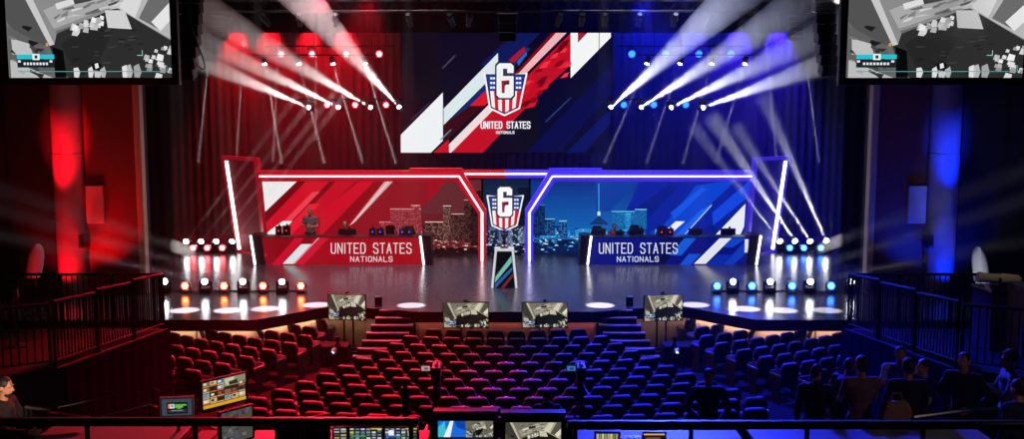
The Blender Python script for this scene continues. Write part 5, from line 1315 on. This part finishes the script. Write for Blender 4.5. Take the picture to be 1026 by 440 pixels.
# camera tripods, flag, handrails, bag, papers
for px, lab in ((437.5, 'video camera on tall tripod standing behind the red lit centre seats'), (582, 'video camera on tall tripod standing behind the blue lit centre seats')):
    y = 15.0; z0 = row_z(12); zc = P(px, 372, y).z - z0
    t = thing('camera_tripod', lab, 'camera', (P(px, 372, y).x, y, z0), 0, None)
    for k in range(3):
        a = k * 2 * PI / 3 + .5; obj('leg', MB().tube([(0, 0, zc - .25), (.3 * math.cos(a), .3 * math.sin(a), .01)], .022, 8), M['blackmetal'], t)
    obj('pan_head', MB().lathe([(.06, zc - .28), (.07, zc - .2), (.05, zc - .12)], n=14).tube([(0, 0, zc - .16), (.1, -.4, zc - .28)], .014, 6), M['blackmetal'], t)
    cb = obj('camera_body', MB().box((0, 0, zc), (.14, .4, .2)).box((0, -.05, zc + .13), (.04, .26, .05)), M['plastic'], t, bevel=.015)
    obj('lens', MB().lathe([(.05, .18), (.055, .3), (.07, .34), (.07, .42)], (0, 0, zc), (0, 1, 0), 16), M['blackmetal'], cb)
    obj('viewfinder', MB().box((-.16, -.12, zc + .08), (.16, .03, .1)).bar((-.07, -.1, zc + .08), (-.16, -.1, zc + .08), .02), M['plastic'], t, bevel=.006)
    art('viewfinder_picture', lambda p: Vector((-.16 + (p[0] - .5) * .13, -.136, zc + .08 - (p[1] - .5) * .075)), (0, -1, 0), [(UNIT, '#b89a98' if px < 500 else '#3a78b0', 0), (rect(.3, .3, .8, .8), '#6a4a50' if px < 500 else '#1c3a60', 1)], M['screen'], t, UNIT)
p = P(407, 420, 13.2); t = thing('feather_flag', 'small blue feather flag standing by the red sheened rail end', 'flag', (p.x, 13.2, FZ))
zt_, zb_ = P(407, 382, 13.2).z - FZ, P(407, 420, 13.2).z - FZ
obj('flag_pole', MB().tube([(-.045, 0, 0), (-.045, 0, zb_ + .3), (-.02, 0, zt_ + .0)], .01, 6).lathe([(.14, 0), (.14, .02), (.02, .03)], (-.045, 0, 0)), M['blackmetal'], t)
pts = [(-.04, zb_), (.03, zb_), (.05, zb_ + .15), (.045, zb_ + .32), (.015, zt_ - .04), (-.02, zt_), (-.04, zb_ + .3)]
obj('flag_cloth', MB().prism([(x, .012 * math.sin(z * 14), z) for x, z in pts], (0, .008, 0)), M['flagcloth'], t)
def handrail(pxs, d, r, label, ds=None):
    pts = [P(x, y, d + (ds[i] if ds else 0)) for i, (x, y) in enumerate(pxs)]
    t = thing('handrail', label, 'railing', (pts[0].x, pts[0].y, row_z(12) if d > 14.8 else FZ))
    obj('rail_tube', MB().tube(pts, r, 8), M['chrome'], t, world=True)
    for q in (pts[0], pts[-1] if len(pts) < 3 else pts[-2]): obj('post', MB().tube([q, (q.x, q.y, row_z(12) if q.y > 14.8 else FZ)], r, 8), M['blackmetal'], t, world=True)
handrail(((58, 408.5), (153, 388.5), (160, 392.5)), 14.0, .012, 'thin metal handrail, upper of two by the dark ramp skirt', (0, .35, .3))
handrail(((102, 417.5), (150, 405.5), (158, 409)), 13.3, .012, 'thin metal handrail, lower of two by the dark ramp skirt', (0, .3, .3))
handrail(((26, 408), (31, 409), (90, 415.5)), 12.6, .04, 'short thick tubular rail beside the bearded operator')
handrail(((915, 418), (962, 412), (998, 409.5), (1010, 414.5)), 12.95, .032, 'thick tubular rail in front of the standing group on the blue side', (0, .1, .2, .2))
p = P(899, 402, 13.0); t = thing('tote_bag', 'tan cloth bag standing behind the blue side table before the dark clothed man', 'bag', (p.x, 12.95, FZ)); hb = P(901, 403, 12.95).z - FZ
obj('bag_body', MB().prism([(-.2, 0, .0), (.2, 0, 0), (.21, 0, hb - .15), (.14, 0, hb), (-.15, 0, hb - .02), (-.21, 0, hb - .2)], (0, .16, 0)), M['bagcloth'], t, bevel=.04)
obj('bag_handle', MB().tube([(-.08, .08, hb - .03), (-.06, .08, hb + .1), (.06, .08, hb + .1), (.08, .08, hb - .02)], .012, 6), M['bagcloth'], t)
for px, rz, lab in ((803, .3, 'loose white sheet of paper on the blue side table, nearest the centre'), (850, -.4, 'loose white sheet of paper on the blue side table by the bag')):
    x = P(px, 430, 12.6).x; o = obj('paper_sheet', MB().box((0, 0, .002), (.3, .21, .004)), M['paper']); o.location = (x, 12.6, 2.342); o.rotation_euler.z = rz; tag(o, lab, 'paper')
t = thing('keyboard', 'dark keyboard on the blue side table nearest the centre monitors', 'keyboard', (P(640, 430, 12.5).x, 12.5, 2.2))
obj('keyboard_body', MB().box((0, 0, .015), (.44, .15, .03)), M['plastic'], t, bevel=.006); mb = MB()
for i in range(12):
    for j in range(4): mb.box((-.2 + i * .036, -.05 + j * .034, .034), (.028, .026, .01))
obj('keys', mb, M['lensglass'], t)
its = [(UNIT, '#1c1c1c', 0)] + [(rect(.03 + .12 * i, .1, .12 + .12 * i, .9), c, 1) for i, c in enumerate(['#b8b8a0', '#888868', '#c8c890', '#8a9060', '#a8a890', '#d0c880', '#787870', '#a09858'])]
free_monitor(P(597, 433.5, 12.3), P(620, 433.5, 12.3), .16, 'low display strip with yellowish bars beside the centre monitors', its, 2.18)
free_monitor(P(645, 434, 12.3), P(666, 434, 12.3), .14, 'low display strip with amber edge on the blue side table', [(UNIT, '#141414', 0), (rect(0, 0, 1, .2), '#d8a850', 1), (rect(.1, .4, .8, .6), '#6a5030', 1)], 2.18)

spot('operator_fill', (P(40, 392, 12.0).x, 11.4, 3.1), (P(4, 388, 12.5).x, 12.5, 3.0), 70, R(60), '#ffd8b8', .6, .1)  # unseen fill added to light the operator's face

for px, py, pw in ((312.5, 222, 900), (347, 228, 500), (614.5, 232, 420)):
    q = P(px, py, 35.42); spot('caster_face_light', (q.x * .8, 25.6, 12.4), q, pw * 2.2, R(6), '#fff0e4', .6, .12)

spot('platform_fill', (7.6, 9.5, 4.6), (5.7, 13.3, 2.5), 36, R(44), '#ffd8d0', .8, .15)  # warm fill added for the standing group and the bag

spot('console_fill', (-1.5, 10.2, 4.2), (-4.3, 12.5, 2.5), 30, R(50), '#f0ecff', .8, .15)  # pale fill added over the red side tables, not from a console
# ------------------------------------------------------------------ render look
w = bpy.data.worlds.new('world'); sc.world = w; w.use_nodes = True
w.node_tree.nodes['Background'].inputs[0].default_value = (.0, .0, .0, 1)
hv = w.node_tree.nodes.new('ShaderNodeVolumeScatter'); hv.inputs['Density'].default_value = .0005   # faint theatre haze everywhere
w.node_tree.links.new(hv.outputs[0], w.node_tree.nodes['World Output'].inputs['Volume'])
sc.view_settings.view_transform = 'Standard'; sc.view_settings.look = 'None'; sc.view_settings.exposure = 0; sc.view_settings.gamma = 1
try: sc.view_settings.use_curve_mapping = False
except Exception: pass
cy = sc.cycles
cy.use_light_tree = True; cy.max_bounces = 6; cy.diffuse_bounces = 2; cy.glossy_bounces = 3; cy.transparent_max_bounces = 48; cy.volume_bounces = 0
cy.sample_clamp_indirect = 4; cy.caustics_reflective = False; cy.caustics_refractive = False
try: cy.use_denoising = True
except Exception: pass
